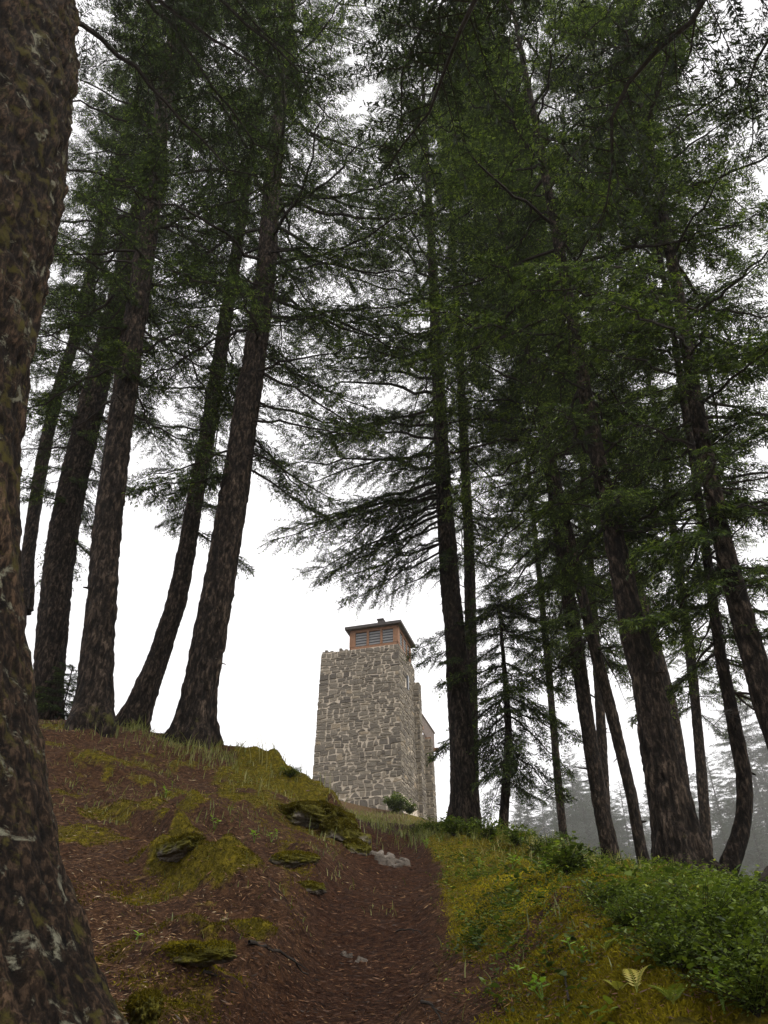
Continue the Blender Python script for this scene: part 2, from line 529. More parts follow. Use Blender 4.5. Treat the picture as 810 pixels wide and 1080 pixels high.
def moss_weight(x, y):
    global ROCKP
    if ROCKP is None:
        ROCKP = [(hit(*r_[0]), max(r_[1][:2])) for r_ in ROCKS]
    p = np.c_[x, y, np.zeros_like(x)]
    n = fbm(p * 0.8, 4, 51)
    right = smooth(0.10, 0.34, x - 0.02 * y) * 0.8
    left = smooth(-0.35, -0.7, x) * smooth(0.05, 0.45, n + 0.35 * fbm(p * 4.5, 3, 57)) * 0.7
    w = np.maximum(right * smooth(-0.95, -0.25, n), left)
    for c_, rr_ in ROCKP:
        dd_ = np.hypot((x - c_[0] - 0.05) / 1.5, (y - c_[1] + 0.4 * rr_) / 1.9) / rr_
        w = np.maximum(w, 0.5 * np.exp(-dd_ ** 2 * 0.55) + 0.25 * fbm(p * 6, 2, 81) * (dd_ < 2))
    rm = ridge_field(np.asarray(x, float), np.asarray(y, float))[1]
    w = np.maximum(w, np.clip(rm * (0.62 + 1.5 * fbm(p * 4.0, 4, 83)), 0, 1))
    w = np.maximum(w, smooth(-0.4, -0.8, x) * np.clip(0.02 + 1.05 * fbm(p * 3.1, 4, 85), 0, 0.55) * (1 - path_weight(x, y)))
    w = np.clip(w, 0, 1)
    return w * (1 - path_weight(x, y))


def axis(lo, hi, step, far, g=1.07):
    a = list(np.arange(lo, hi + 1e-6, step))
    s, v = step, a[-1]
    while v < far:
        s *= g; v += s; a.append(v)
    s, v = step, a[0]
    b = []
    while v > -far:
        s *= g; v -= s; b.append(v)
    return np.array(b[::-1] + a)


gx = axis(-4.6, 4.9, 0.028, 330)
gy = axis(1.2, 11.5, 0.028, 345)
GX, GY = np.meshgrid(gx, gy)
GZ = terrain(GX, GY)
V = np.c_[GX.ravel(), GY.ravel(), GZ.ravel()]
nx, ny = len(gx), len(gy)
ii = (np.arange(ny - 1)[:, None] * nx + np.arange(nx - 1)[None, :]).ravel()
F = np.c_[ii, ii + 1, ii + nx + 1, ii + nx]
mw = moss_weight(V[:, 0], V[:, 1])
dry = smooth(14, 22, V[:, 1]) * (1 - smooth(38, 45, V[:, 1])) * smooth(-0.6, 0.3, fbm(V * 0.7, 3, 5))
dry = np.clip(dry, 0, 1) * (1 - 0.6 * path_weight(V[:, 0], V[:, 1]) * (V[:, 1] < 22))


def grid_sample(A, x, y):
    """bilinear lookup in the ground grid"""
    i = np.clip(np.searchsorted(gx, x) - 1, 0, nx - 2); j = np.clip(np.searchsorted(gy, y) - 1, 0, ny - 2)
    u = (x - gx[i]) / (gx[i + 1] - gx[i]); v = (y - gy[j]) / (gy[j + 1] - gy[j])
    return (A[j, i] * (1 - u) * (1 - v) + A[j, i + 1] * u * (1 - v) + A[j + 1, i] * (1 - u) * v + A[j + 1, i + 1] * u * v)


MW = mw.reshape(ny, nx)
g = mk('ground', V, [F], [M['ground']], [0], {'moss': ('POINT', mw), 'dry': ('POINT', dry), 'path': ('POINT', path_weight(V[:, 0], V[:, 1]))}, True)
tag(g, kind='structure', label='steep brown forest floor rising to the tower')


# ------------------------------------------------------------------ trunks
def catmull(P, n):
    P = np.asarray(P, float)
    d = np.r_[0, np.cumsum(np.linalg.norm(np.diff(P, axis=0), axis=1))]
    s = np.linspace(0, d[-1], n)
    Q = np.vstack([2 * P[0] - P[1], P, 2 * P[-1] - P[-2]])
    D = np.r_[-(d[1] - d[0]), d, 2 * d[-1] - d[-2]]
    out = np.empty((n, P.shape[1]))
    for k, t in enumerate(s):
        i = min(max(np.searchsorted(d, t) - 1, 0), len(P) - 2)
        p0, p1, p2, p3 = Q[i], Q[i + 1], Q[i + 2], Q[i + 3]
        u = (t - d[i]) / (d[i + 1] - d[i])
        m1 = (p2 - p0) / (D[i + 2] - D[i]) * (d[i + 1] - d[i])
        m2 = (p3 - p1) / (D[i + 3] - D[i + 1]) * (d[i + 1] - d[i])
        out[k] = (2 * u**3 - 3 * u**2 + 1) * p1 + (u**3 - 2 * u**2 + u) * m1 + (-2 * u**3 + 3 * u**2) * p2 + (u**3 - u**2) * m2
    return out, s


class Trunk:
    pass


def trunk_line(pts, Y, top, wk=0.93, below=0.6):
    """pts: (px, py, width px[, Y]) from the ground up; extends to height `top` above the base"""
    C, R = [], []
    for t in pts:
        y = t[3] if len(t) > 3 else Y
        p = at(t[0], t[1], y)
        C.append(p); R.append(t[2] * 0.5 * wk * pxscale(p))
    C = np.array(C); R = np.array(R)
    order = np.argsort(C[:, 2])
    C, R = C[order], R[order]
    d0 = (C[0] - C[1]); d0 /= np.linalg.norm(d0)
    if below > 0:
        C = np.vstack([C[0] + d0 * below, C]); R = np.r_[R[0] * 1.12, R]
    dirv = C[-1] - C[-3]; dirv /= np.linalg.norm(dirv)
    z0, zt = C[-1][2], C[0][2] + top
    ex, er = [], []
    h = zt - z0
    if h > 1:
        n = max(3, int(h / 2.5))
        p = C[-1].copy()
        for k in range(1, n + 1):
            f = k / n
            dv = dirv * (1 - 0.6 * f) + np.array([0, 0, 1.0]) * 0.6 * f
            dv = dv / dv[2]
            p = p + dv * h / n
            ex.append(p.copy()); er.append(R[-1] * (1 - f) + 0.015 * f)
        C = np.vstack([C, ex]); R = np.r_[R, er]
    return np.c_[C, R]


def make_trunk(line, parent, base, seed, ns=64, step=0.035, furrow=0.15, flare=0.5, material='bark', moss=0.0, zmax=99, lobes=5, fscale=1.0, plates=False, stubs=16):
    L = np.linalg.norm(np.diff(line[:, :3], axis=0), axis=1).sum()
    n = int(min(800, max(60, L / step)))
    S, s = catmull(line, n)
    P, R = S[:, :3], np.maximum(S[:, 3], 0.012)
    T, A, B = frames(P)
    th = np.arange(ns) / ns * 2 * np.pi
    ct, st = np.cos(th), np.sin(th)
    h = P[:, 2] - base[2]
    # bark relief on a cylinder of the true radius, stretched along the grain
    q = np.stack([ct[None, :] * R[:, None], st[None, :] * R[:, None], np.repeat(s[:, None], ns, 1)], -1) * fscale
    a = fbm(q * np.array([11, 11, 4.0]), 3, seed)
    rd = 1 - np.abs(a) * 2.2
    b = fbm(q * np.array([30, 30, 14.0]), 3, seed + 5)
    if plates:
        a2_ = fbm(q * np.array([15, 15, 3.2]) + 0.15 * b[..., None], 4, seed + 31)
        rid_ = np.clip(np.abs(a2_) * 3.4, 0, 1) ** 0.7
        rel = 1.15 * rid_ - 0.55 + 0.14 * b + 0.12 * fbm(q * np.array([70, 70, 40.0]), 2, seed + 41)
    lump = fbm(q * np.array([2.2, 2.2, 0.9]), 2, seed + 9)
    rel = np.clip(0.5 - 0.5 * rd + 0.55 * b, -0.5, 1.0)
    fl = np.exp(-np.clip(h, 0, 9) / 0.32)
    lob = 0.55 + 0.45 * np.cos(lobes * th[None, :] + seed + 1.3 * np.sin(2 * th[None, :] + seed))
    rr = R[:, None] * (1 + furrow * (rel - 0.3) + 0.05 * lump + flare * fl[:, None] * lob)
    V = P[:, None, :] + rr[..., None] * (ct[None, :, None] * A[:, None, :] + st[None, :, None] * B[:, None, :])
    i = np.arange(n - 1)[:, None] * ns
    j = np.arange(ns)[None, :]
    jn = (j + 1) % ns
    F = np.stack([i + j, i + jn, i + ns + jn, i + ns + j], -1).reshape(-1, 4)
    mo = moss * np.exp(-np.clip(h, 0, 9) / 0.5)[:, None] + 0 * rel
    V = V.reshape(-1, 3); rg_ = np.clip(rel * 0.6, 0, 1).ravel(); mo = mo.ravel()
    rs = np.random.default_rng(seed + 400)
    FF = [F]
    for q_ in range(stubs):
        # broken branch stubs
        i_ = int(n * (0.04 + 0.5 * rs.random())); a_ = rs.uniform(0, 6.28)
        dr = math.cos(a_) * A[i_] + math.sin(a_) * B[i_]
        ll = rs.uniform(0.03, 0.12) * (1 + (rs.random() < .25)); r0 = rs.uniform(.008, .02)
        t_ = np.linspace(0, 1, 4)
        C = P[i_] + dr * R[i_] * 0.85 + dr[None] * (t_ * (ll + R[i_] * .15))[:, None] + np.array([0, 0, rs.uniform(-.5, .2) * ll])[None] * (t_ ** 2)[:, None]
        v_, f_ = tube_arrays(C, np.array([r0 * 1.5, r0, r0 * .8, r0 * .5]), 6)
        FF.append(f_ + len(V)); V = np.vstack([V, v_]); rg_ = np.r_[rg_, np.full(len(v_), .2)]; mo = np.r_[mo, np.zeros(len(v_))]
    o = mk('trunk', V - base, [np.concatenate(FF)], [M[material]], [0], {'ridge': ('POINT', rg_), 'moss': ('POINT', mo)}, True, parent)
    return o, P, R


# ------------------------------------------------------------------ boughs
def bough(seed, L=3.0, lod=1, droop=0.12, side=0.32, bare=0.2):
    """one fir limb along +X with its branchlets and sprays; returns wood (V,F) and sprays (V,quads,tris,tint)"""
    r = np.random.default_rng(seed)
    n = 14
    t = np.linspace(0, 1, n)
    kink = np.cumsum(r.normal(0, 0.018, n))
    P = np.c_[L * t * 0.96, L * kink, L * (-droop * t ** 1.3 + 0.10 * np.clip(t - 0.55, 0, 1) ** 1.5 + 0.5 * np.cumsum(r.normal(0, 0.012, n)))]
    rad = (0.0105 * L) * (1 - t) ** 0.9 + 0.004
    W = MB()
    W.tube(P, rad, 5 if lod else 7)
    dt = {0: 0.024, 1: 0.03, 2: 0.055}[lod]
    tw = {0: 0.022, 1: 0.036, 2: 0.085}[lod]
    B0, BD, BN, BL = [], [], [], []
    br = []
    for ti in np.arange(bare, 0.985, dt):
        for sgn in (-1, 1):
            tt = min(0.985, max(0.05, ti + r.uniform(-dt, dt) * 0.6))
            if r.random() < 0.05 + 0.5 * float(smooth(0.3, 0.8, vnoise(np.array([tt * L * 2.2, seed * 3.7, sgn * 2.0]), seed))): continue
            prof = (1 - tt) ** 0.55 * (0.35 + 0.65 * float(smooth(bare - 0.05, 0.5, tt)))
            l = L * side * prof * r.uniform(0.5, 1.25) + 0.08 * L / 3
            p0 = np.array([np.interp(tt, t, P[:, k]) for k in range(3)])
            ang = math.radians(r.uniform(30, 82))
            d = np.array([math.cos(ang), sgn * math.sin(ang), r.uniform(-0.35, 0.25)])
            br.append((p0, d, l, r.uniform(0.08, 0.42)))
    # terminal leader
    br.append((P[-2], (P[-1] - P[-3]) / np.linalg.norm(P[-1] - P[-3]), 0.12 * L, 0.2))
    for p0, d, l, dr in br:
        m = max(3, int(l / tw))
        s = np.linspace(0, 1, m + 1)
        C = p0[None] + d[None] * (s * l)[:, None] + np.array([0, 0, -1.0])[None] * (dr * l * s ** 1.7)[:, None]
        C[:, 0] += 0.12 * l * s ** 2
        if lod < 2:
            k = max(1, m // 4)
            idx = np.unique(np.r_[np.arange(0, m + 1, k), m])
            W.tube(C[idx], np.linspace(0.0035 * L / 3 * 1.3, 0.0015, len(idx)), 3)
        Td = np.gradient(C, axis=0); Td /= np.linalg.norm(Td, axis=1)[:, None]
        S = np.cross(Td, [0, 0, 1.0]); S /= np.linalg.norm(S, axis=1)[:, None] + 1e-9
        for k in range(m + 1):
            if s[k] < 0.10 and l > 0.2: continue
            for sg in ((-1, 1) if k < m else (0,)):
                if sg and r.random() < 0.12: continue
                ln = (0.06 + 0.06 * (1 - s[k])) * r.uniform(0.7, 1.3) * (1.9 if lod == 2 else 1.0) * (0.8 if lod == 0 else 1)
                a2 = math.radians(r.uniform(25, 80))
                dd = Td[k] * math.cos(a2) + S[k] * sg * math.sin(a2) + np.array([0, 0, r.uniform(-0.65, 0.3)])
                B0.append(C[k]); BD.append(dd / np.linalg.norm(dd)); BL.append(ln)
                BN.append([r.normal(0, 0.6), r.normal(0, 0.6), 1.0])
    B0, BD, BN, BL = [np.array(x) for x in (B0, BD, BN, BL)]
    S = np.cross(BD, BN); S /= np.linalg.norm(S, axis=1)[:, None] + 1e-9
    U = np.cross(S, BD)
    K = len(B0)
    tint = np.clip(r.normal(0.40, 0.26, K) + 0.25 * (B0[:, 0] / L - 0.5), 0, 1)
    fsc = 2.8 if lod == 2 else 1.0
    VV, Q, T3, TT = [], [], [], []
    if lod == 0:
        # single needles round each spray
        nn = 15
        f = (np.arange(nn) + 0.5) / nn
        base = B0[:, None, :] + BD[:, None, :] * (BL[:, None] * f[None, :])[..., None]
        ph = r.uniform(0, 2 * np.pi, (K, nn))
        flat = 0.45
        nd = BD[:, None, :] * 0.75 + S[:, None, :] * np.cos(ph)[..., None] + U[:, None, :] * (np.sin(ph) * flat)[..., None]
        nd /= np.linalg.norm(nd, axis=2)[..., None]
        nl = r.uniform(0.018, 0.028, (K, nn))[..., None]
        wd = np.cross(nd, U[:, None, :] + 0.3 * r.normal(0, 1, (K, nn, 3))); wd /= np.linalg.norm(wd, axis=2)[..., None] + 1e-9
        hw = 0.0016
        tri = np.stack([base - wd * hw, base + wd * hw, base + nd * nl], 2).reshape(-1, 3)
        VV = tri
        T3 = np.arange(len(tri)).reshape(-1, 3)
        TT = np.repeat(tint, nn * 3)
        return W, VV, np.zeros((0, 4), int), T3, TT
    # main blade (diamond) + two side shards
    w = (0.0085 * fsc) * r.uniform(0.7, 1.4, K)
    m0 = B0 + BD * (BL * 0.35)[:, None] + U * 0.004
    dia = np.stack([B0, m0 + S * w[:, None], B0 + BD * BL[:, None], m0 - S * w[:, None]], 1)
    sh = []
    for sg, f0 in ((-1, .08), (1, .12), (-1, .42), (1, .48)):
        f = r.uniform(f0, f0 + 0.25, K)
        p = B0 + BD * (BL * f)[:, None]
        dd = BD * 0.85 + S * sg * r.uniform(0.45, 0.9, K)[:, None] + U * r.normal(-0.05, 0.3, K)[:, None]
        q = p + dd * (BL * r.uniform(0.28, 0.5, K))[:, None]
        p2 = p + BD * (0.0125 * fsc)
        sh.append(np.stack([p, p2, q], 1))
    VV = np.concatenate([dia.reshape(-1, 3)] + [x_.reshape(-1, 3) for x_ in sh])
    Q = np.arange(K * 4).reshape(-1, 4)
    T3 = np.arange(K * 12).reshape(-1, 3) + K * 4
    TT = np.concatenate([np.repeat(tint, 4)] + [np.repeat(tint + e_, 3) for e_ in (.06, -.04, .0, .05)])
    return W, VV, Q, T3, TT


class Proto:
    def __init__(s, seed, **kw):
        W, V, Q, T, tt = bough(seed, **kw)
        s.wV = np.concatenate(W.V)
        s.wF = np.concatenate([np.concatenate(x) for x in W.F.values()])
        s.V, s.Q, s.T, s.tt = V, Q, T, tt
        s.L = kw.get('L', 3.0)


P1 = [Proto(100 + k, L=3.0, lod=1, droop=d, side=sd) for k, (d, sd) in enumerate([(0.10, .30), (0.2, .34), (0.05, .28), (0.28, .32), (0.15, .36)])]
P3 = [Proto(150 + k, L=1.5, lod=1, droop=d, side=.36, bare=.08) for k, d in enumerate([0.12, 0.3, 0.2, 0.4])]
P4 = [Proto(170 + k, L=4.2, lod=1, droop=d, side=.33, bare=.18) for k, d in enumerate([0.14, 0.26, 0.2])]
P2 = [Proto(200 + k, L=3.0, lod=2, droop=d, side=.33, bare=.12) for k, d in enumerate([0.08, 0.18, 0.28])]


DENS = 0.76


class Crown:
    def __init__(s):
        s.wV, s.wF, s.V, s.Q, s.T, s.tt = [], [], [], [], [], []
        s.nw = s.nv = 0

    def put(s, pr, p, az, pitch, L, roll=0.0, tint=0.0):
        if pr in P1:
            q_ = P3 if L < 1.9 else (P4 if L > 3.5 else P1)
            pr = q_[P1.index(pr) % len(q_)]
        k = L / pr.L
        ca, sa, cp_, sp = math.cos(az), math.sin(az), math.cos(pitch), math.sin(pitch)
        cr, sr = math.cos(roll), math.sin(roll)
        Rz = np.array([[ca, -sa, 0], [sa, ca, 0], [0, 0, 1]])
        Ry = np.array([[cp_, 0, -sp], [0, 1, 0], [sp, 0, cp_]])
        Rx = np.array([[1, 0, 0], [0, cr, -sr], [0, sr, cr]])
        Rm = (Rz @ Ry @ Rx) * k
        s.wV.append(pr.wV @ Rm.T + p); s.wF.append(pr.wF + s.nw); s.nw += len(pr.wV)
        s.V.append(pr.V @ Rm.T + p)
        if len(pr.Q): s.Q.append(pr.Q + s.nv)
        if len(pr.T): s.T.append(pr.T + s.nv)
        s.tt.append(pr.tt + tint); s.nv += len(pr.V)

    def build(s, name, parent, base, m='needle'):
        if not s.V: return None
        V = np.concatenate(s.V + s.wV) - base
        fs, ms = [], []
        if s.Q: fs.append(np.concatenate(s.Q)); ms.append(0)
        if s.T: fs.append(np.concatenate(s.T)); ms.append(0)
        fs.append(np.concatenate(s.wF) + s.nv); ms.append(1)
        tt = np.concatenate(s.tt + [np.zeros(s.nw)])
        return mk(name, V, fs, [M[m], M['twig']], ms, {'tint': ('POINT', tt)}, False, parent)


def visible(p, mx=260, my=420):
    a = float(np.dot(p, FW))
    if a < 0.4: return False
    px = 405 + FPX * p[0] / a
    py = 540 - FPX * float(np.dot(p, UP)) / a
    return -mx < px < 810 + mx and -my < py < 1080 + my


def grow_crown(P, R, base, seed, h0, top, Lmax, per_m=5.5, protos=None, low=None, gap=None, tint=0.0, pitch_lo=-14, pitch_hi=26, Lmin=0.5, c=None):
    r = np.random.default_rng(seed)
    protos = protos or P1
    c = c or Crown()
    hz = P[:, 2] - base[2]
    n = int((top - h0) * per_m * DENS)
    for k in range(n):
        f = (k + r.random()) / n
        h = h0 + (top - h0) * f
        p = np.array([np.interp(h, hz, P[:, i]) for i in range(3)])
        az = k * 2.39996 + r.normal(0, 0.35)
        L = (Lmax * (1 - f) ** 0.5 + Lmin) * r.uniform(0.5, 1.15) * (0.55 + 0.45 * float(smooth(0, 0.2, f)))
        if gap and gap(p, az, L): continue
        tip = p + np.array([math.cos(az), math.sin(az), 0]) * L
        if not (visible(tip) or visible(p)): continue
        pitch = math.radians(pitch_lo + (pitch_hi - pitch_lo) * f + r.normal(0, 7))
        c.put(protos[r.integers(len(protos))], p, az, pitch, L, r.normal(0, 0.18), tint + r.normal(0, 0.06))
    return c


def dead_branches(P, R, base, parent, seed, h0, h1, n, L=(0.5, 1.6), az=None):
    r = np.random.default_rng(seed)
    hz = P[:, 2] - base[2]
    for k in range(n):
        h = r.uniform(h0, h1)
        p = np.array([np.interp(h, hz, P[:, i]) for i in range(3)])
        rad = float(np.interp(h, hz, R))
        a = r.uniform(0, 2 * math.pi) if az is None else r.choice(az) + r.normal(0, 0.3)
        l = r.uniform(*L)
        d = np.array([math.cos(a), math.sin(a), r.uniform(-0.45, 0.25)])
        m = 9
        s = np.linspace(0, 1, m)
        C = p + d * rad * 0.7 + d[None] * (s * l)[:, None] + np.array([0, 0, -0.25 * l])[None] * (s ** 2)[:, None] + np.cumsum(r.normal(0, 0.018 * l, (m, 3)), 0)
        b = MB()
        b.tube(C, np.linspace(0.010 + 0.008 * l, 0.003, m), 5)
        for q in range(int(4 + 6 * l)):
            i = r.integers(2, m - 1)
            dd = d * 0.6 + np.array([-d[1], d[0], 0]) * r.choice([-1, 1]) * 0.8 + np.array([0, 0, r.uniform(-0.5, 0.2)])
            ll = l * r.uniform(0.12, 0.4)
            t4 = np.linspace(0, 1, 4)
            b.tube(C[i] + dd[None] * (t4 * ll)[:, None] + np.cumsum(r.normal(0, 0.02 * ll, (4, 3)), 0) - np.array([0, 0, 0.2 * ll])[None] * (t4 ** 2)[:, None], np.linspace(0.005, 0.0015, 4), 3)
        b.build('dead_branch', [M['twig']], parent, True, loc=base)


GROUP_L = 'firs standing along the left crest'
GROUP_R = 'firs standing along the right crest'


def tree(pts, Y, top, label, group, seed, crown=None, dead=None, tk=None, far=None, extra=None, tint=0.0, wk=0.93):
    line = trunk_line(pts, Y, top, wk)
    i = 1
    base = line[i, :3].copy()
    root = empty('fir_tree', base, label, 'tree', group)
    kw = dict(seed=seed); kw.update(tk or {})
    o, P, R = make_trunk(line, root, base, **kw)
    c = None
    if crown:
        ck = dict(seed=seed + 50, tint=tint); ck.update(crown)
        if ck.get('top') is None: ck['top'] = top
        c = grow_crown(P, R, base, **ck)
    if extra:
        c = c or Crown()
        r = np.random.default_rng(seed + 77)
        hz = P[:, 2] - base[2]
        for (h, az, pit, L) in extra:
            p = np.array([np.interp(h, hz, P[:, k]) for k in range(3)])
            c.put(P1[r.integers(len(P1))], p, math.radians(az), math.radians(pit), L, r.normal(0, .15), tint)
    if c: c.build('crown', root, base)
    if dead: dead_branches(P, R, base, root, seed + 3, **dead)
    return root, P, R, base


# the huge near trunk at the left edge
tree([(-62, 1120, 340, 2), (-90, 985, 306, 2.04), (-100, 880, 288, 2.08), (-102, 740, 250, 2.12), (-108, 620, 240, 2.13), (-108, 500, 240, 2.12), (-102, 420, 236, 2.1), (-87, 320, 236, 2.05), (-74, 220, 246, 2), (-67, 100, 262, 1.9), (-70, 0, 276, 1.84)],
     2.5, 9.0, 'huge fir trunk crusted with lichen and moss, filling the left edge of the photo', None, 3, wk=1.0,
     tk=dict(ns=300, step=0.01, furrow=0.075, flare=0.0, material='bark_near', moss=0.0, fscale=1.0, plates=True, stubs=0))

tree([(26, 620, 15), (33, 560, 14), (46, 480, 14), (62, 410, 13), (78, 360, 12), (96, 290, 11), (112, 220, 10)], 15, 30,
     'slim dark fir beside the edge of the huge lichen-crusted trunk, the thinnest on the left', GROUP_L, 12,
     crown=dict(h0=4.8, Lmax=2.4, per_m=5.8), dead=dict(h0=5.5, h1=9, n=4))
tree([(48, 755, 42), (54, 680, 41), (62, 600, 40), (72, 535, 38), (86, 470, 36), (104, 400, 33), (122, 330, 29), (140, 250, 25)], 12.5, 31,
     'stout fir between the huge edge trunk and the fir with mossy roots', GROUP_L, 17,
     wk=.76, crown=dict(h0=3.6, Lmax=2.3, per_m=5.5), dead=dict(h0=4, h1=8, n=4, L=(.3, 1.2)), tk=dict(flare=.25))
tree([(96, 772, 58), (99, 742, 50), (103, 690, 43), (107, 640, 40), (113, 560, 37), (120, 500, 35), (128, 440, 33), (139, 360, 31), (151, 280, 28), (164, 180, 24), (175, 90, 20)], 9.2, 31,
     'fir with a flared mossy root base on the left crest, its bark covered in scales', GROUP_L, 21,
     wk=.76, crown=dict(h0=5.3, Lmax=3.2, per_m=5.2), dead=dict(h0=4.8, h1=13, n=18, L=(.6, 2.4)), tk=dict(ns=84, flare=.75, moss=.2, lobes=4))
tree([(136, 775, 46), (150, 738, 36), (163, 705, 30), (175, 670, 27), (187, 630, 26), (197, 580, 24), (205, 530, 22), (215, 480, 21), (225, 420, 20), (236, 350, 18), (247, 280, 16)], 13, 30,
     'thinner greyish fir with a swept curved foot, between two thick firs on the left crest', GROUP_L, 25,
     wk=.78, crown=dict(h0=4.3, Lmax=2.5, per_m=5.8), dead=dict(h0=5.8, h1=12, n=14, L=(.5, 2.0)), tk=dict(flare=.2))
tree([(203, 785, 50), (207, 755, 46), (213, 715, 44), (219, 680, 43), (227, 640, 41), (234, 600, 40), (242, 550, 38), (250, 500, 36), (257, 450, 34), (265, 400, 31), (273, 345, 29), (280, 290, 26), (287, 200, 22)], 9.6, 32,
     'tall thick fir leaning right on the left crest, closest to the stone tower', GROUP_L, 31,
     wk=.8, crown=dict(h0=6.6, Lmax=3.9, per_m=5.2), dead=dict(h0=4.5, h1=8, n=7, L=(.3, 1.3)), tk=dict(ns=84, flare=.7, moss=.16),
     extra=[(4.3, 200, -18, 1.7), (4.6, 25, -16, 2.0), (5.0, 165, -14, 2.0), (4.9, 5, -18, 2.1), (5.5, -20, -12, 2.4), (6.1, 15, -5, 2.6), (6.6, -40, -8, 2.5), (7.2, 30, 0, 2.7), (5.2, 40, -15, 1.8), (8.2, -10, 0, 3.4), (8.9, 15, 4, 3.6), (9.7, -25, 6, 3.7), (10.4, 5, 6, 3.8), (11.2, 28, 8, 3.8), (12.0, -15, 8, 3.8), (12.8, 10, 10, 3.8)])
tree([(491, 864, 30), (489, 830, 28), (486, 770, 27), (483, 720, 25), (479, 660, 23), (475, 620, 22), (471, 560, 20), (468, 520, 18), (465, 460, 16), (462, 400, 14)], 15, 36,
     'fir standing directly right of the stone tower with long low boughs reaching left over it', GROUP_R, 41,
     crown=dict(h0=7.2, Lmax=4.6, per_m=5.2), tk=dict(flare=.5, moss=.08), dead=dict(h0=5, h1=8, n=4, L=(.4, 1.4)),
     extra=[(5.7, 184, -26, 2.2), (6.0, 174, -26, 2.7), (6.2, 190, -24, 2.9), (6.4, 166, -24, 2.4), (6.6, 182, -22, 2.6), (6.9, 175, -24, 3.2), (7.0, 191, -20, 3.5), (6.3, 200, -26, 1.9), (7.3, 168, -16, 3.9), (7.6, 178, -10, 4.3), (7.7, 186, -12, 4.0), (7.4, 172, -16, 3.4), (7.5, 194, -20, 3.2), (8.0, 181, -8, 4.6), (8.4, 190, -6, 4.4), (7.9, 165, -14, 3.6), (8.9, 175, 2, 4.2), (11.0, 180, 2, 4.4), (11.7, 196, 4, 4.3), (12.4, 170, 4, 4.3), (13.2, 186, 6, 4.2), (14.2, 176, 8, 4.1), (15.0, 195, 8, 4.0), (9.3, 205, -4, 3.8), (9.8, 185, 0, 4.2), (7.2, 200, -20, 2.6), (10.4, 172, 4, 4.0), (6.0, 230, -30, 1.5), (3.5, 195, -25, 1.1), (3.9, 160, -20, 1.2), (3.3, 240, -25, 1.0)])
tree([(498, 862, 15), (498, 800, 14), (497, 720, 14), (496, 640, 13), (494, 560, 12), (491, 500, 11), (488, 440, 10)], 17.5, 34,
     'slim fir tucked close behind the fir that stands right of the tower', GROUP_R, 45,
     crown=dict(h0=6.5, Lmax=2.5, per_m=5), dead=dict(h0=5, h1=9, n=5, L=(.3, 1.0)))
tree([(531, 872, 11), (534, 820, 10), (536, 770, 8), (533, 720, 6), (529, 670, 4), (527, 640, 3)], 15, 6.2,
     'young fir with a low bushy crown, shortest of the trees right of the tower', GROUP_R, 49,
     crown=dict(h0=.8, Lmax=1.5, per_m=14, Lmin=.4, pitch_lo=-32, pitch_hi=12), tk=dict(flare=.1))
tree([(650, 925, 24), (643, 895, 20), (632, 840, 18), (622, 780, 17), (612, 710, 16), (603, 650, 16), (595, 600, 15), (588, 550, 14)], 14, 32,
     'straight pole-like fir left of the two slender ones, in front of the hazy trees', GROUP_R, 53,
     crown=dict(h0=4.0, Lmax=3.0, per_m=6.5), dead=dict(h0=3.2, h1=6.5, n=6, L=(.6, 1.6)), tk=dict(flare=.15), tint=.12)
tree([(684, 930, 15), (676, 895, 13), (666, 840, 13), (654, 790, 13), (642, 740, 13), (630, 695, 13), (619, 650, 12), (608, 600, 12)], 13, 31,
     'slender leaning fir right of the pole-like fir, thin bent stem', GROUP_R, 57,
     crown=dict(h0=3.8, Lmax=2.8, per_m=6.5), dead=dict(h0=3, h1=6, n=5, L=(.4, 1.3)), tk=dict(flare=.15), tint=.12)
tree([(642, 915, 13), (639, 870, 12), (636, 810, 12), (633, 750, 11), (629, 690, 10), (625, 630, 9)], 19,32,
     'faint grey fir stem between the pole-like fir and the slender leaning fir', GROUP_R, 61,
     crown=dict(h0=5.5, Lmax=2.6, per_m=5))
tree([(727, 938, 78), (720, 912, 64), (711, 870, 57), (703, 828, 50), (695, 790, 46), (689, 751, 41), (680, 710, 37), (670, 675, 34), (655, 600, 28), (643, 545, 24), (632, 490, 20), (620, 430, 18), (608, 360, 16)], 8.7, 30,
     'thickest fir on the right mound, reddish brown with a wide flared base', GROUP_R, 65,
     wk=.82, crown=dict(h0=4.3, Lmax=3.2, per_m=6), dead=dict(h0=4.2, h1=7.5, n=8, L=(.6, 1.6)), tk=dict(ns=96, flare=.7, moss=.16, lobes=4), tint=.12)
tree([(722, 860, 18), (712, 780, 18), (700, 722, 18), (690, 685, 17), (680, 650, 16), (668, 610, 15), (655, 565, 14)], 14, 32,
     'slim fir right behind the thickest fir of the right mound', GROUP_R, 69,
     crown=dict(h0=4.2, Lmax=2.8, per_m=6.5), dead=dict(h0=4.2, h1=6.5, n=4, L=(.4, 1.2)), tint=.08)
tree([(756, 940, 26), (766, 920, 22), (776, 895, 20), (784, 862, 18), (785, 825, 17), (777, 778, 16), (768, 732, 14), (758, 680, 12), (750, 620, 11), (742, 560, 10)], 8.6, 22,
     'thin fir with a J-shaped bent base, springing from beside the thickest fir', GROUP_R, 73,
     crown=dict(h0=2.4, Lmax=2.0, per_m=6.5), dead=dict(h0=1.6, h1=5.5, n=14, L=(.6, 1.6)), tk=dict(flare=.15), tint=.1)
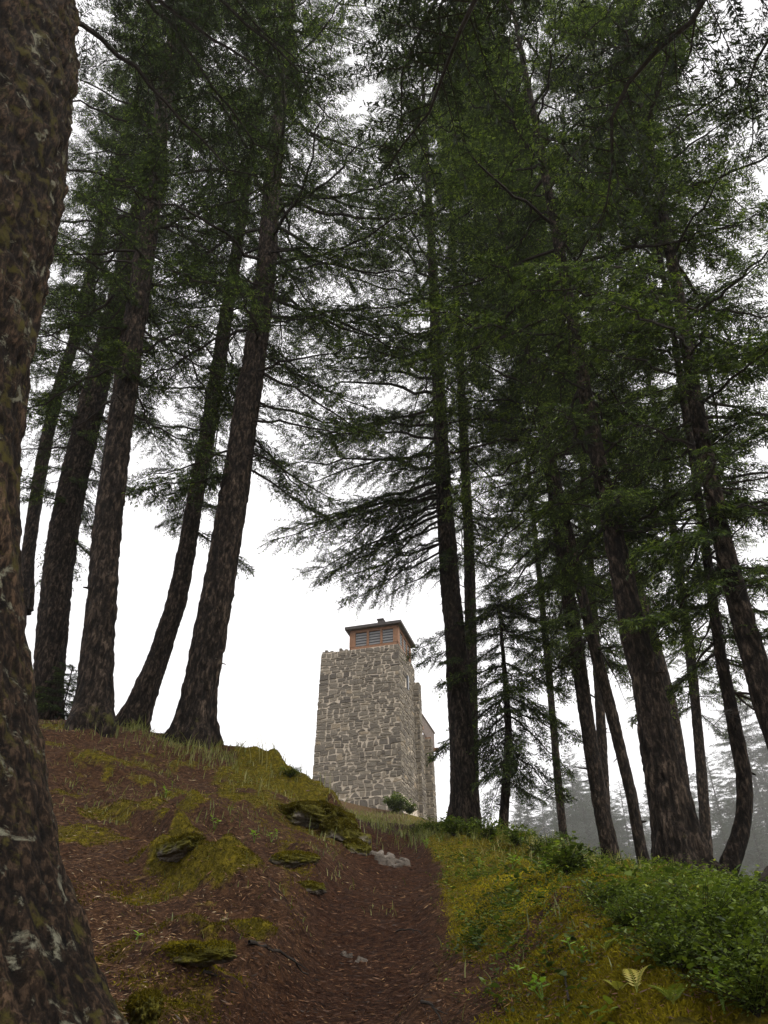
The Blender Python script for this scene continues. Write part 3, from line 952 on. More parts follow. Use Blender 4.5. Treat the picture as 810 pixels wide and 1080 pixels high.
tree([(870, 935, 40), (850, 860, 36), (830, 800, 33), (810, 745, 31), (796, 697, 28), (784, 655, 26), (772, 610, 23), (762, 570, 21), (752, 520, 19), (742, 470, 17), (733, 420, 16), (722, 350, 14)], 8.0, 29,
     'dark fir leaning in from the right edge of the photo', GROUP_R, 77,
     crown=dict(h0=3.0, Lmax=3.0, per_m=6.2), dead=dict(h0=3.0, h1=6, n=8, L=(.6, 1.6)), tk=dict(ns=64, flare=.2), tint=.1)
tree([(597, 905, 9), (590, 840, 9), (584, 770, 8), (578, 700, 8), (572, 640, 7)], 24, 22,
     'very thin fir stem left of the pole-like fir, standing far down the slope', GROUP_R, 81,
     crown=dict(h0=6.5, Lmax=2.4, per_m=6), tk=dict(flare=.1), tint=.1)
tree([(746, 905, 12), (741, 830, 12), (735, 760, 11), (728, 690, 11), (721, 640, 10)], 20, 22,
     'slim fir behind the J-shaped one, half veiled by drooping boughs', GROUP_R, 83,
     crown=dict(h0=3.5, Lmax=2.6, per_m=6), tk=dict(flare=.1), tint=.1)
# near firs whose trunks stand outside the frame, their boughs hang into the top of the picture
P0 = [Proto(300 + k, L=4.2, lod=1, droop=d, side=.30, bare=.10) for k, d in enumerate([0.18, 0.32, 0.1])]


def near_tree(x, y, top, rad, label, seed, boughs, h0=11, Lmax=3.2):
    z0 = tz(x, y) - 0.3
    line = np.array([[x, y, z0, rad * 1.1], [x, y, z0 + 2, rad], [x + .05, y, z0 + 8, rad * .8], [x, y, z0 + 16, rad * .5], [x, y, z0 + top, .02]])
    base = np.array([x, y, z0 + .3])
    root = empty('fir_tree', base, label, 'tree', 'firs standing beside the camera')
    o, P, R = make_trunk(line, root, base, seed, ns=48, flare=.3)
    c = Crown()
    r = np.random.default_rng(seed)
    for (h, az, pit, L) in boughs:
        p = np.array([np.interp(h, P[:, 2], P[:, k]) for k in range(3)])
        c.put(P0[r.integers(len(P0))], p, math.radians(az), math.radians(pit), L, r.normal(0, .2), -.3)  # needle tint lowered: the backlit dark of these boughs is put into their colour
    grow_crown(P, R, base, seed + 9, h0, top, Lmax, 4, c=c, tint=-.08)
    c.build('crown', root, base)


near_tree(3.5, 1.5, 24, .3, 'fir outside the right edge whose dark boughs hang across the top right', 91,
          [(9.2, 118, -40, 4.6), (9.0, 85, -20, 3.2), (8.0, 92, -22, 2.8), (10.6, 98, -14, 3.4), (8.6, 70, -20, 3.0), (11.6, 140, -12, 4.4)])
tree_label_near_left = 'fir outside the left edge behind the huge trunk, its boughs hanging over the top'
near_tree(-3.6, 3.4, 24, .26, tree_label_near_left, 95,
          [(9.0, 40, -16, 3.0), (10.0, 15, -12, 3.2), (10.8, 55, -10, 3.4), (11.5, 30, -8, 3.6), (12.2, 5, -10, 3.6), (12.8, 45, -5, 3.6)], h0=13, Lmax=3.2)
# hazy firs on the slope falling away behind the right crest
FAR = [(560, 858, 235, 0, 0), (598, 786, 225, 0, 0), (580, 822, 250, 0, 0), (626, 810, 240, 0, 0), (546, 836, 255, 0, 0), (612, 832, 215, 0, 0), (652, 822, 245, 0, 0), (690, 796, 225, 0, 0), (742, 790, 215, 0, 0), (768, 824, 195, 0, 0), (800, 796, 225, 0, 0), (724, 830, 205, 0, 0), (830, 770, 220, 0, 0), (668, 838, 200, 0, 0), (786, 846, 185, 0, 0), (636, 846, 195, 0, 0), (588, 842, 200, 0, 0), (606, 806, 235, 0, 0), (755, 850, 180, 0, 0), (570, 838, 225, 0, 0), (618, 796, 260, 0, 0), (590, 812, 210, 0, 0), (552, 818, 240, 0, 0), (640, 830, 230, 0, 0), (764, 710, 250, 0, 0), (802, 670, 240, 0, 0), (694, 760, 260, 0, 0)]
LF = 'pale fir fading into the mist on the slope beyond the right crest'
FARMESH = []
for k, (px, py, Y, _, _) in enumerate(FAR):
    tip = at(px, py, Y)
    zb = tz(tip[0], tip[1])
    H = max(8.0, tip[2] - zb)
    base = np.array([tip[0], tip[1], tip[2] - H])
    root = empty('fir_tree', base, LF, 'tree', 'pale firs in the mist')
    v = k % 4
    if v >= len(FARMESH):
        HH = 20.0
        line = np.array([[0, 0, -.8, .24], [0, 0, 1, .22], [.1, 0, 8, .15], [0, .05, 14, .08], [0, 0, HH, .015]])
        o, P, R = make_trunk(line, root, np.zeros(3), 700 + k, ns=12, step=.5, flare=.1)
        c = Crown(); r = np.random.default_rng(720 + k)
        n = 380
        for q in range(n):
            f = (q + r.random()) / n
            h = HH * (.16 + .83 * f)
            L = (4.4 * (1 - f) ** .8 + .4) * r.uniform(.5, 1.2)
            if r.random() < .12: continue
            c.put(P2[r.integers(3)], np.array([0, 0, h]), q * 2.4 + r.normal(0, .4), math.radians(-20 + 42 * f + r.normal(0, 6)), L, r.normal(0, .2))
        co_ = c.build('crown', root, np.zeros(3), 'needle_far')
        FARMESH.append((o.data, co_.data))
    else:
        for nm_, me in zip(('trunk', 'crown'), FARMESH[v]):
            o = bpy.data.objects.new(nm_, me); COL.objects.link(o); o.parent = root
    sc = H / 20.0
    root.scale = (sc, sc, sc); root.rotation_euler = (0, 0, k * 1.3)
# sapling behind the left crest
b = at(62, 760, 12.2); b[2] = tz(b[0], b[1]); tp_ = at(66, 702, 12.2)
root = empty('fir_sapling', b, 'small dark fir sapling between the two leftmost trunks behind the crest', 'tree')
Hs = max(.8, tp_[2] - b[2])
line = np.array([[0, 0, -.1, .03], [0, 0, .3 * Hs, .022], [.02, 0, .6 * Hs, .014], [0, 0, Hs, .004]])
o, P, R = make_trunk(line, root, np.zeros(3), 811, ns=8, step=.08, flare=.1)
c = Crown(); r = np.random.default_rng(3)
for q in range(26):
    f = (q + .5) / 26
    c.put(P1[q % 5], np.array([0, 0, Hs * (.35 + .63 * f)]), q * 2.4, math.radians(-5 + 30 * f), .55 * (1 - f) + .22, 0, -.1)
c.build('crown', root, np.zeros(3))

near_tree(2.0, .7, 22, .26, 'fir behind the camera whose black boughs hang into the top centre', 97,
          [(9.0, 125, -20, 4.6), (10.0, 112, -14, 4.4), (10.4, 133, -10, 4.8), (9.8, 145, -14, 4.4), (11.8, 118, -6, 4.6)], h0=13, Lmax=3.6)


# ------------------------------------------------------------------ stone tower
def stone_mat():
    m, nt, out = mat('rubble_stone')
    v = coord(nt)
    f = noise(nt, 5, 8, 0.7, v); f2 = noise(nt, 30, 6, 0.7, v)
    c = ramp(nt, attr(nt, 'tint'), [(0.0, (0.11, 0.098, 0.084)), (0.5, (0.19, 0.170, 0.140)), (0.85, (0.26, 0.23, 0.185)), (1.0, (0.31, 0.255, 0.185))])
    c = mixc(nt, 0.7, c, ramp(nt, f2, [(0.3, (0.55, 0.55, 0.55)), (0.7, (1.4, 1.4, 1.4))]), 'MULTIPLY')
    c = mixc(nt, 0.5, c, ramp(nt, f, [(0.35, (0.7, 0.7, 0.7)), (0.7, (1.25, 1.22, 1.15))]), 'MULTIPLY')
    principled(nt, out, c, 0.9, bump(nt, f2, 0.8, 0.03), 0.2)
    return m


M['stone'] = stone_mat()
M['mortar'] = simple('pale_mortar', (0.55, 0.48, 0.39), 0.95, 0.22, 14)
M['cedar'] = simple('orange_cedar', (0.24, 0.130, 0.076), 0.7, 0.22, 9)
M['grey_wood'] = simple('weathered_boards', (0.17, 0.14, 0.125), 0.9, 0.35, 12)
M['beam'] = simple('weathered_beam', (0.24, 0.15, 0.10), 0.9, 0.3, 12)
M['shingle'] = simple('dark_shingles', (0.075, 0.068, 0.066), 0.85, 0.35, 10)
M['slat'] = simple('pale_slats', (0.21, 0.215, 0.22), 0.6, 0.1, 6)
m_, nt_, out_ = mat('window_glass'); principled(nt_, out_, (0.03, 0.036, 0.045), 0.12, None, 0.5); M['glass'] = m_

uu = np.array([-0.96, 0.28, 0.0]); uu /= np.linalg.norm(uu)
vv = np.array([0.28, 0.96, 0.0]); vv /= np.linalg.norm(vv)
KP = np.array([0.70, 34.15, 0.0])
ZB, ZT, ZL = 7.6, 16.9, 14.05


def tp(s, t, z):
    return KP + uu * s + vv * t + np.array([0, 0, z])


def clip_poly(poly, p, q):
    """keep the side of the bisector of p,q nearer to p"""
    mid = (p + q) / 2; nrm = q - p
    out = []
    d = (poly - mid) @ nrm
    for i in range(len(poly)):
        a, b = poly[i], poly[(i + 1) % len(poly)]
        da, db = d[i], d[(i + 1) % len(poly)]
        if da <= 0: out.append(a)
        if da * db < 0: out.append(a + (b - a) * (da / (da - db)))
    return np.array(out)


def stone_face(mb, c00, c10, c11, c01, nrm, seed, holes=(), size=1.0):
    """irregular coursed rubble over a quad, each stone a chamfered block proud of the mortar"""
    r = np.random.default_rng(seed)
    W = np.linalg.norm(c10 - c00); H = np.linalg.norm(c01 - c00)
    polys = []
    y = 0.0
    wv = lambda x, y: 0.030 * math.sin(x * 2.3 + y * 5.1 + seed) + 0.02 * math.sin(x * 5.7 - y * 3 + seed * 2)
    while y < H - 0.02:
        h = min(r.choice([0.11, 0.14, 0.17, 0.21, 0.26, 0.32], p=[.16, .22, .22, .18, .13, .09]) * r.uniform(.92, 1.08), H - y)
        if H - y - h < 0.08: h = H - y
        x = 0.0
        first = True
        while x < W - 0.01:
            wd = r.uniform(0.22, 0.52) * (1.25 if h < 0.15 else 1.0)
            if first: wd = r.choice([0.26, 0.5]); first = False
            if W - x - wd < 0.16: wd = W - x
            cells = [(x, y, wd, h)]
            q = r.random()
            if h > 0.20 and q < 0.30:       # two thin stones
                f = r.uniform(.35, .65); cells = [(x, y, wd, h * f), (x, y + h * f, wd, h * (1 - f))]
            elif h > 0.24 and q < 0.5 and wd > .3:
                f = r.uniform(.35, .65); g_ = r.uniform(.4, .6); cells = [(x, y, wd * f, h), (x + wd * f, y, wd * (1 - f), h * g_), (x + wd * f, y + h * g_, wd * (1 - f), h * (1 - g_))]
            for (a, b, c, d) in cells:
                jt = lambda: r.normal(0, 0.016)
                pl = [(a + jt(), b + jt()), (a + c + jt(), b + jt())]
                if r.random() < .4: pl.insert(1, (a + c * r.uniform(.3, .7), b - abs(jt())))
                cut = r.random()
                if cut < .07: pl += [(a + c - c * r.uniform(.15, .4), b + d + jt()), (a + c * r.uniform(.15, .4), b + d + jt())]
                elif cut < .10: pl += [(a + c + jt(), b + d * .45), (a + c * r.uniform(.35, .65), b + d + .01), (a + jt(), b + d * .45)]
                elif cut < .26: pl += [(a + c + jt(), b + d * r.uniform(.5, .8)), (a + c - c * r.uniform(.15, .35), b + d), (a + jt(), b + d + jt())]
                elif cut < .4: pl += [(a + c + jt(), b + d + jt()), (a + c * r.uniform(.15, .35), b + d), (a + jt(), b + d * r.uniform(.5, .8))]
                else: pl += [(a + c + jt(), b + d + jt()), (a + jt(), b + d + jt())]
                pl = np.array([(min(max(u_, 0) if u_ > .02 else -.05, W) if u_ < W - .02 else W + .05, min(max(v_ + (wv(u_, v_) if 0.05 < v_ < H - 0.05 else 0), 0), H)) for u_, v_ in pl])
                polys.append(pl)
            x += wd
        y += h
    for poly in polys:
        cen = poly.mean(0)
        if any(a < cen[0] < b and c < cen[1] < d for a, b, c, d in holes): continue
        ext = poly.max(0) - poly.min(0)
        if min(ext) < 0.04: continue
        dist = np.linalg.norm(poly - cen, axis=1)
        j = r.uniform(0.013, 0.024)
        inner = cen + (poly - cen) * np.clip(1 - j / np.maximum(0.05, dist * 0.6), 0.5, 1)[:, None] + r.normal(0, 0.006, poly.shape)
        top = cen + (inner - cen) * r.uniform(0.82, 0.92)
        pr = r.uniform(0.018, 0.045)
        def lift(pl, dz):
            a = pl[:, 0:1] / W; b = pl[:, 1:2] / H
            return (c00 * (1 - a) * (1 - b) + c10 * a * (1 - b) + c11 * a * b + c01 * (1 - a) * b) + nrm * dz
        k = len(poly)
        V = np.vstack([lift(inner, -0.02), lift(inner, pr * 0.6), lift(top, pr)])
        ti = float(np.clip(r.normal(0.45, 0.22), 0, 1))
        idx = np.arange(k); nx_ = (idx + 1) % k
        n0 = mb.n
        mb.add(V, np.c_[np.r_[idx, idx + k], np.r_[nx_, nx_ + k], np.r_[nx_ + k, nx_ + 2 * k], np.r_[idx + k, idx + 2 * k]], 0, ti)
        mb.add(lift(top, pr), [list(range(k))], 0, ti)


def stone_block(name, s0, s1, t0, t1, z0, z1, bat, seed, parent, base, faces='frlb', holes={}):
    mb = MB()
    def q(s, t, z, b): 
        return tp(s, t, z)
    sb0, sb1, tb0, tb1 = s0 - bat, s1 + bat, t0 - bat, t1 + bat
    b = [tp(sb0, tb0, z0), tp(sb1, tb0, z0), tp(sb1, tb1, z0), tp(sb0, tb1, z0)]
    t = [tp(s0, t0, z1), tp(s1, t0, z1), tp(s1, t1, z1), tp(s0, t1, z1)]
    mb.add(b + t, [[0, 1, 2, 3], [7, 6, 5, 4], [0, 4, 5, 1], [1, 5, 6, 2], [2, 6, 7, 3], [3, 7, 4, 0]], 1, 0.5)
    if 'f' in faces: stone_face(mb, b[1], b[0], t[0], t[1], -vv, seed, holes.get('f', ()))
    if 'r' in faces: stone_face(mb, b[0], b[3], t[3], t[0], -uu, seed + 1, holes.get('r', ()))
    if 'b' in faces: stone_face(mb, b[3], b[2], t[2], t[3], vv, seed + 2)
    if 'l' in faces: stone_face(mb, b[2], b[1], t[1], t[2], uu, seed + 3)
    return mb, (lambda: mb.build(name, [M['stone'], M['mortar']], parent, False, loc=base))


TBASE = tp(1.97, 1.5, 8.6)
tw = empty('stone_tower', TBASE, 'tall grey rubble stone lookout tower with an orange timber cabin on top', 'tower')
mb, fin = stone_block('stone_wall', 0, 3.94, 0, 3.0, ZB, ZT, 0.13, 900, tw, TBASE, 'frlb', {'r': [(1.25, 1.55, 7.45, 8.25)]})
# plinth course stepping out at the foot, loose coping stones on the parapet
rr_ = np.random.default_rng(5)
for k in range(9):
    s = 2.62 + k * 0.15
    hgt = rr_.uniform(0.03, 0.12) if k not in (2, 7) else 0.19
    mb.box(tp(s, 0.02, ZT - 0.01), uu * rr_.uniform(.11, .15), vv * 0.3, np.array([0, 0, hgt]), 0, rr_.uniform(.2, .8))
for k in range(10):
    mb.box(tp(0.02, 2.6 + 0.0, ZT - 0.01) + uu * k * 0.39, uu * 0.36, vv * 0.34, np.array([0, 0, rr_.uniform(.04, .14)]), 0, rr_.uniform(.2, .8))
fin()
sl = MB(); sl.box(tp(-0.10, 1.32, ZB + 7.5) , uu * 0.09, vv * 0.2, np.array([0, 0, 0.72]), 0)
sl.build('slit_window', [M['glass']], tw, loc=TBASE)
mb, fin = stone_block('plinth', -0.14, 4.10, -0.14, 3.1, ZB, 9.75, 0.06, 940, tw, TBASE, 'fl'); fin()
mb, fin = stone_block('rear_wall', 0.06, 3.88, 3.04, 7.0, ZB, ZL, 0.10, 920, tw, TBASE, 'rlb'); fin()
for (t0, z1) in ((2.66, 16.0), (5.0, 13.9)):
    mb, fin = stone_block('buttress', -0.30, 0.02, t0, t0 + 0.42, ZB, z1, 0.06, 960 + int(t0), tw, TBASE, 'frb'); fin()
# timber parapet of vertical boards round the rear terrace
pb = MB()
def boards(p0, d, nrm, L):
    k = int(L / 0.155)
    for i in range(k):
        w_ = L / k
        pb.box(p0 + d * (i * w_ + 0.006), d * (w_ - 0.012), nrm * 0.045, np.array([0, 0, 0.84 + rr_.uniform(-.015, .015)]), 0, rr_.random())
boards(tp(0.0, 3.05, ZL + 0.02), vv, -uu, 3.98)
boards(tp(0.0, 7.05, ZL + 0.02), uu, vv, 3.94)
boards(tp(3.94, 3.05, ZL + 0.02), vv, uu, 3.98)
pb.box(tp(-0.09, 3.06, ZL + 0.86), uu * 0.16, vv * 4.05, np.array([0, 0, 0.05]), 0, .3)
pb.build('timber_parapet', [M['grey_wood']], tw, loc=TBASE)
for t0 in (3.5, 5.2, 6.85):
    b_ = MB(); b_.box(tp(-0.26, t0, ZL - 0.16), uu * 0.5, vv * 0.17, np.array([0, 0, 0.17]), 0)
    b_.build('beam', [M['beam']], tw, loc=TBASE)
# cabin
S0, S1, T0_, T1_, Z0, Z1 = 0.03, 2.52, 0.05, 2.56, 16.92, 18.0
cb = MB()
cb.box(tp(S0 + .1, T0_ + .1, Z0), uu * (S1 - S0 - .2), vv * (T1_ - T0_ - .2), np.array([0, 0, Z1 - Z0]), 1)      # dark interior core
def side(p0, d, inn):
    """one cabin side along d from p0, inward normal inn: panels, posts, sill and head"""
    L = 2.49
    zz = lambda h: np.array([0, 0, h])
    cb.box(p0, d * L, inn * 0.08, zz(0.14)); cb.box(p0 + zz(0.90), d * L, inn * 0.08, zz(0.18))
    for a, b in ((0, .12), (.355, .40), (.635, .68), (.90, 1.0)):
        cb.box(p0 + d * (a * L) + inn * -0.012 + zz(0.142), d * ((b - a) * L), inn * 0.09, zz(0.756))
    for a, b in ((.12, .355), (.40, .635), (.68, .90)):
        wm = MB()
        o = p0 + d * (a * L + 0.002) + zz(0.145) + inn * 0.03
        wl = (b - a) * L - 0.004
        wm.box(o + inn * 0.03, d * wl, inn * 0.02, zz(0.75), 0)
        for q in range(5):
            wm.box(o + zz(0.03 + q * 0.145), d * wl, inn * 0.025, zz(0.085), 1)
        WIN.append(wm)
WIN = []
side(tp(S1, T0_, Z0), -uu, vv); side(tp(S0, T0_, Z0), vv, uu); side(tp(S0, T1_ - .02, Z0), uu, -vv); side(tp(S1, T1_ - .02, Z0), -vv, -uu)
cab = cb.build('cabin', [M['cedar'], M['glass']], tw, loc=TBASE)
for wm in WIN: wm.build('window', [M['glass'], M['slat']], cab, loc=TBASE)
# low hipped roof with thick eaves
E = [tp(-.18, -.16, 17.97), tp(2.73, -.16, 17.97), tp(2.73, 2.78, 17.97), tp(-.18, 2.78, 17.97)]
AP = tp(1.275, 1.31, 18.86)
rf = MB()
up_ = np.array([0, 0, 0.12])
rf.add(E + [e + up_ for e in E], [[0, 1, 2, 3], [0, 4, 5, 1], [1, 5, 6, 2], [2, 6, 7, 3], [3, 7, 4, 0]], 0)
for a in range(4):
    p, q = E[a] + up_, E[(a + 1) % 4] + up_
    nr = 7
    for k in range(nr):      # overlapping shingle courses
        f0, f1 = k / nr, min(1.0, (k + 1.15) / nr)
        lf = np.array([0, 0, 0.028])
        A0, B0_, B1, A1 = p + (AP - p) * f0 + lf, q + (AP - q) * f0 + lf, q + (AP - q) * f1, p + (AP - p) * f1
        rf.add([A0, B0_, B1, A1], [[0, 3, 2, 1]], 0, rr_.random())
        rf.add([A0, B0_, B0_ - lf * 1.1, A0 - lf * 1.1], [[0, 1, 2, 3]], 0, 0.2)
roof = rf.build('roof', [M['shingle']], tw, loc=TBASE)
ch = MB(); ch.box(AP - uu * .14 - vv * .14 - np.array([0, 0, .15]), uu * .28, vv * .28, np.array([0, 0, .30]), 0)
ch.box(AP - uu * .18 - vv * .18 + np.array([0, 0, .152]), uu * .36, vv * .36, np.array([0, 0, .05]), 0)
ch.build('chimney', [M['shingle']], roof, loc=TBASE)
for o in list(roof.children): o.location = (0, 0, 0)


# ------------------------------------------------------------------ rocks
import bmesh
def ico(n):
    bm = bmesh.new(); bmesh.ops.create_icosphere(bm, subdivisions=n, radius=1.0)
    V = np.array([v.co[:] for v in bm.verts]); F = np.array([[v.index for v in f.verts] for f in bm.faces]); bm.free()
    return V, F
ICO = ico(6); ICO4 = ico(4)
MOSS_SURF = []


def rock(loc, size, rot, seed, m, label, group=None, sink=0.35, mossb=0.0, name='mossy_rock', tilt=(0, 0), strata=0.0, hang=0.0):
    V, F = ICO
    p = V.copy()
    d = 0.50 * fbm(p * 1.3 + seed, 3, seed) + 0.34 * np.abs(fbm(p * 2.6 + seed, 4, seed + 3)) - 0.05 + 0.04 * fbm(p * 9, 3, seed + 4)
    p = p * (1 + d)[:, None]
    p = np.sign(p) * np.abs(p) ** 0.88
    if strata:
        p[:, 2] += strata * np.floor(p[:, 2] * 4 + 0.4 * fbm(p * 2, 2, seed)) / 4
    p = p * np.array(size)
    R = (Matrix.Rotation(rot, 3, 'Z') @ Matrix.Rotation(tilt[0], 3, 'X') @ Matrix.Rotation(tilt[1], 3, 'Y'))
    p = p @ np.array(R).T
    p[:, 2] += size[2] * (1 - 2 * sink)
    nz = V @ np.array(R).T
    mo = 0.35 * nz[:, 2] + 0.10 * fbm(V * 3, 3, seed + 8) + mossb
    o = mk(name, p, [F], [M[m]], [0], {'moss': ('POINT', mo)}, True)
    o.location = [float(x) for x in loc]
    tag(o, label, 'rock', group)
    if mossb > -0.2: MOSS_SURF.append((p + np.array(loc), F, mo, size))
    return o


def grd(px, py, dz=0.0):
    h = hit(px, py); h[2] += dz
    return h

for k, (pp, sz, rot, lab) in enumerate(ROCKS):
    rock(grd(*pp), sz, rot, 300 + k * 7, 'rock_moss', lab, 'mossy rocks of the left bank', 0.45, 0.12 if k in (0, 4, 7) else -0.02, strata=0.10)


def outcrop(px, py, n, w_, h_, seed, label, step=0.0):
    """thin tilted broken layers of bedrock breaking through the soil"""
    r = np.random.default_rng(seed)
    b = grd(px, py)
    m_o = MB()
    for q in range(n):
        c = np.array([r.normal(0, w_ * .5), r.normal(0, w_ * .45) + q * step, 0])
        c[2] = tz(b[0] + c[0], b[1] + c[1]) - b[2] - .015
        k = r.integers(6, 9)
        a = np.sort(r.uniform(0, 6.28, k)) + r.uniform(0, 6)
        rad = w_ * r.uniform(.14, .38) * r.uniform(.65, 1.1, k)
        th = h_ * r.uniform(.5, 1.3)
        low = np.c_[np.cos(a) * rad, np.sin(a) * rad * .7, np.full(k, -.05)]
        tilt = np.array([r.normal(0, .15), r.normal(.22, .15)])
        up = low * np.array([.92, .92, 0]) + np.c_[np.zeros((k, 2)), th + low[:, :2] @ tilt + r.normal(0, .004, k)]
        tp2 = up * np.array([.74, .74, 1]) + np.array([0, 0, .012 * w_ / .25])
        V = np.vstack([low, up, tp2]) + c
        ix = np.arange(k); jx = (ix + 1) % k
        m_o.add(V, np.c_[np.r_[ix, ix + k], np.r_[jx, jx + k], np.r_[jx + k, jx + 2 * k], np.r_[ix + k, ix + 2 * k]], 0, -.3)
        m_o.add(tp2 + c, [list(range(k))], 0, -.3)
    o = m_o.build('rock_outcrop', [M['rock']], None, False, 'moss')
    o.location = [float(v) for v in b]
    tag(o, label, 'rock', 'bare rock on the path')


outcrop(412, 912, 16, .26, .045, 1, 'pale grey broken rock layers breaking through the path near the crest', .016)
outcrop(375, 1012, 4, .10, .03, 2, 'brownish grey rock edge poking out of the lower path')


# ------------------------------------------------------------------ scatter helpers
def sample_ground(n, rng, ymin=1.9, ymax=12.5, power=1.6, xpad=0.6):
    u = rng.random(n)
    a, b = ymin ** (1 - power), ymax ** (1 - power)
    y = (a + u * (b - a)) ** (1 / (1 - power))
    hw = 0.5 * y + xpad
    x = rng.uniform(-1, 1, n) * hw
    return x, y


def ground_frame(x, y, e=0.02):
    z = grid_sample(GZ, x, y)
    zx = (grid_sample(GZ, x + e, y) - z) / e
    zy = (grid_sample(GZ, x, y + e) - z) / e
    n = np.c_[-zx, -zy, np.ones_like(x)]
    n /= np.linalg.norm(n, axis=1)[:, None]
    return np.c_[x, y, z], n


def unit(v): return v / (np.linalg.norm(v, axis=-1, keepdims=True) + 1e-9)


def build_tris(name, T, tint, m, per=3):
    k = T.shape[1]
    V = T.reshape(-1, 3)
    return mk(name, V, [np.arange(len(V)).reshape(-1, k)], [M[m]], [0], {'tint': ('POINT', np.repeat(np.clip(tint, 0, 1), k))}, False)


# fallen needles, flakes and twigs
rg = np.random.default_rng(71)
x, y = sample_ground(260000, rg)
pn, nn_ = ground_frame(x, y)
mwt = grid_sample(MW, x, y)
keep = (rg.random(len(x)) > mwt * 0.92)
pn, nn_ = pn[keep], nn_[keep]; K = len(pn)
az = rg.uniform(0, 2 * np.pi, K)
d = np.c_[np.cos(az), np.sin(az), rg.normal(0, 0.25, K)]
d = unit(d - nn_ * (d * nn_).sum(1)[:, None] * 0.85)
s = unit(np.cross(nn_ + rg.normal(0, 0.35, (K, 3)), d))
L = np.minimum(np.exp(rg.normal(math.log(0.015), 0.5, K)), 0.035) * (0.45 + 0.17 * pn[:, 1]); wd = L * rg.uniform(0.04, 0.2, K)
c0 = pn + nn_ * rg.uniform(0.003, 0.016, K)[:, None]
T = np.stack([c0 - d * L[:, None] / 2, c0 + s * wd[:, None] / 2, c0 + d * L[:, None] / 2, c0 - s * wd[:, None] / 2], 1)
tin = np.clip(rg.beta(1.5, 2.3, K) + 0.16 * fbm(pn * 2.2, 2, 7) - 0.15 * path_weight(pn[:, 0], pn[:, 1]) + 0.14 * (pn[:, 0] < -.6) + (rg.random(K) < .02) * .35, 0, 1)
lt = build_tris('leaf_litter', T, tin, 'litter')
tag(lt, 'reddish brown fallen needles and bark flakes covering the path and bank', kind='stuff')

# moss: short blades on the ground and over the rocks
x, y = sample_ground(560000, rg, 1.9, 11)
w_ = grid_sample(MW, x, y)
patch = fbm(np.c_[x, y, 0 * x] * 5, 3, 15)
k_ = rg.random(len(x)) < smooth(0.2, 0.6, w_ + 0.25 * patch)
pm, nm = ground_frame(x[k_], y[k_])
PP, NNm = [pm], [nm]; NG = len(pm)
for (Vr, Fr, mo, sz) in MOSS_SURF:
    tri = Vr[Fr]
    nr = np.cross(tri[:, 1] - tri[:, 0], tri[:, 2] - tri[:, 0]); ar = np.linalg.norm(nr, axis=1) / 2
    nr = unit(nr)
    cen = tri.mean(1)
    wgt = ar * smooth(0.0, 0.3, mo[Fr].mean(1) + 0.2 * fbm(cen * 6, 3, 91)) * (cen[:, 2] > grid_sample(GZ, cen[:, 0], cen[:, 1]) - 0.01)
    nn2 = int(wgt.sum() * 50000)
    if nn2 < 5: continue
    ix = rg.choice(len(Fr), nn2, p=wgt / wgt.sum())
    b = rg.dirichlet((1, 1, 1), nn2)
    PP.append((tri[ix] * b[..., None]).sum(1)); NNm.append(nr[ix])
pm = np.concatenate(PP); nm = np.concatenate(NNm); K = len(pm)
d = unit(nm + rg.normal(0, 0.55, (K, 3)))
s = unit(np.cross(d, rg.normal(0, 1, (K, 3))))
L = rg.uniform(0.005, 0.016, K) * (1 + 0.25 * np.clip(fbm(pm * 4, 2, 5), -1, 1)); wd = rg.uniform(0.0016, 0.0036, K) * (1 + pm[:, 1] * 0.08)
T = np.stack([pm - s * wd[:, None], pm + s * wd[:, None], pm + d * L[:, None]], 1)
bright = np.exp(-(((pm[:, 0] - 0.75) / 0.42) ** 2 + ((pm[:, 1] - 4.3) / 1.3) ** 2)) * 0.5
tin = 0.22 + 0.42 * (fbm(pm * 3.0, 4, 25) + 0.25) + bright + rg.normal(0, 0.12, K) - 0.14 * (np.arange(K) >= NG) - 0.10 * (pm[:, 0] < -.4)
ms = build_tris('moss', T, tin, 'moss')
tag(ms, 'olive and yellow moss covering the mound and the ledges', kind='stuff')


def leaf_poly(P, D, N_, L, W):
    """six-sided folded leaves"""
    S = unit(np.cross(D, N_)); U = np.cross(S, D)
    f = [(0, 0, 0), (.3, .46, .10), (.7, .40, .08), (1, 0, -.06), (.7, -.40, .08), (.3, -.46, .10)]
    return np.stack([P + D * (L * a)[:, None] + S * (W * b)[:, None] + U * (W * c)[:, None] for a, b, c in f], 1)


# ground cover of the right mound: leafy stems
def stems(px_, py_, h, nl, leaf, rng, spread=0.5):
    B, nb = ground_frame(px_, py_)
    out = []
    K = len(B)
    lean = unit(nb * 0.5 + np.array([0, 0, 0.8]) + rng.normal(0, spread * 0.6, (K, 3)))
    t = (np.arange(nl) + 0.6) / nl
    P = B[:, None, :] + lean[:, None, :] * (h[:, None] * t[None, :])[..., None] + rng.normal(0, 0.012, (K, nl, 3))
    az = rng.uniform(0, 2 * np.pi, (K, nl))
    D = np.stack([np.cos(az), np.sin(az), rng.normal(0.1, 0.35, (K, nl))], -1)
    D = unit(D)
    N_ = unit(np.stack([rng.normal(0, .3, (K, nl)), rng.normal(0, .3, (K, nl)), np.ones((K, nl))], -1))
    Lf = leaf[:, None] * rng.uniform(0.6, 1.25, (K, nl))
    return P.reshape(-1, 3), D.reshape(-1, 3), N_.reshape(-1, 3), Lf.ravel(), B, lean


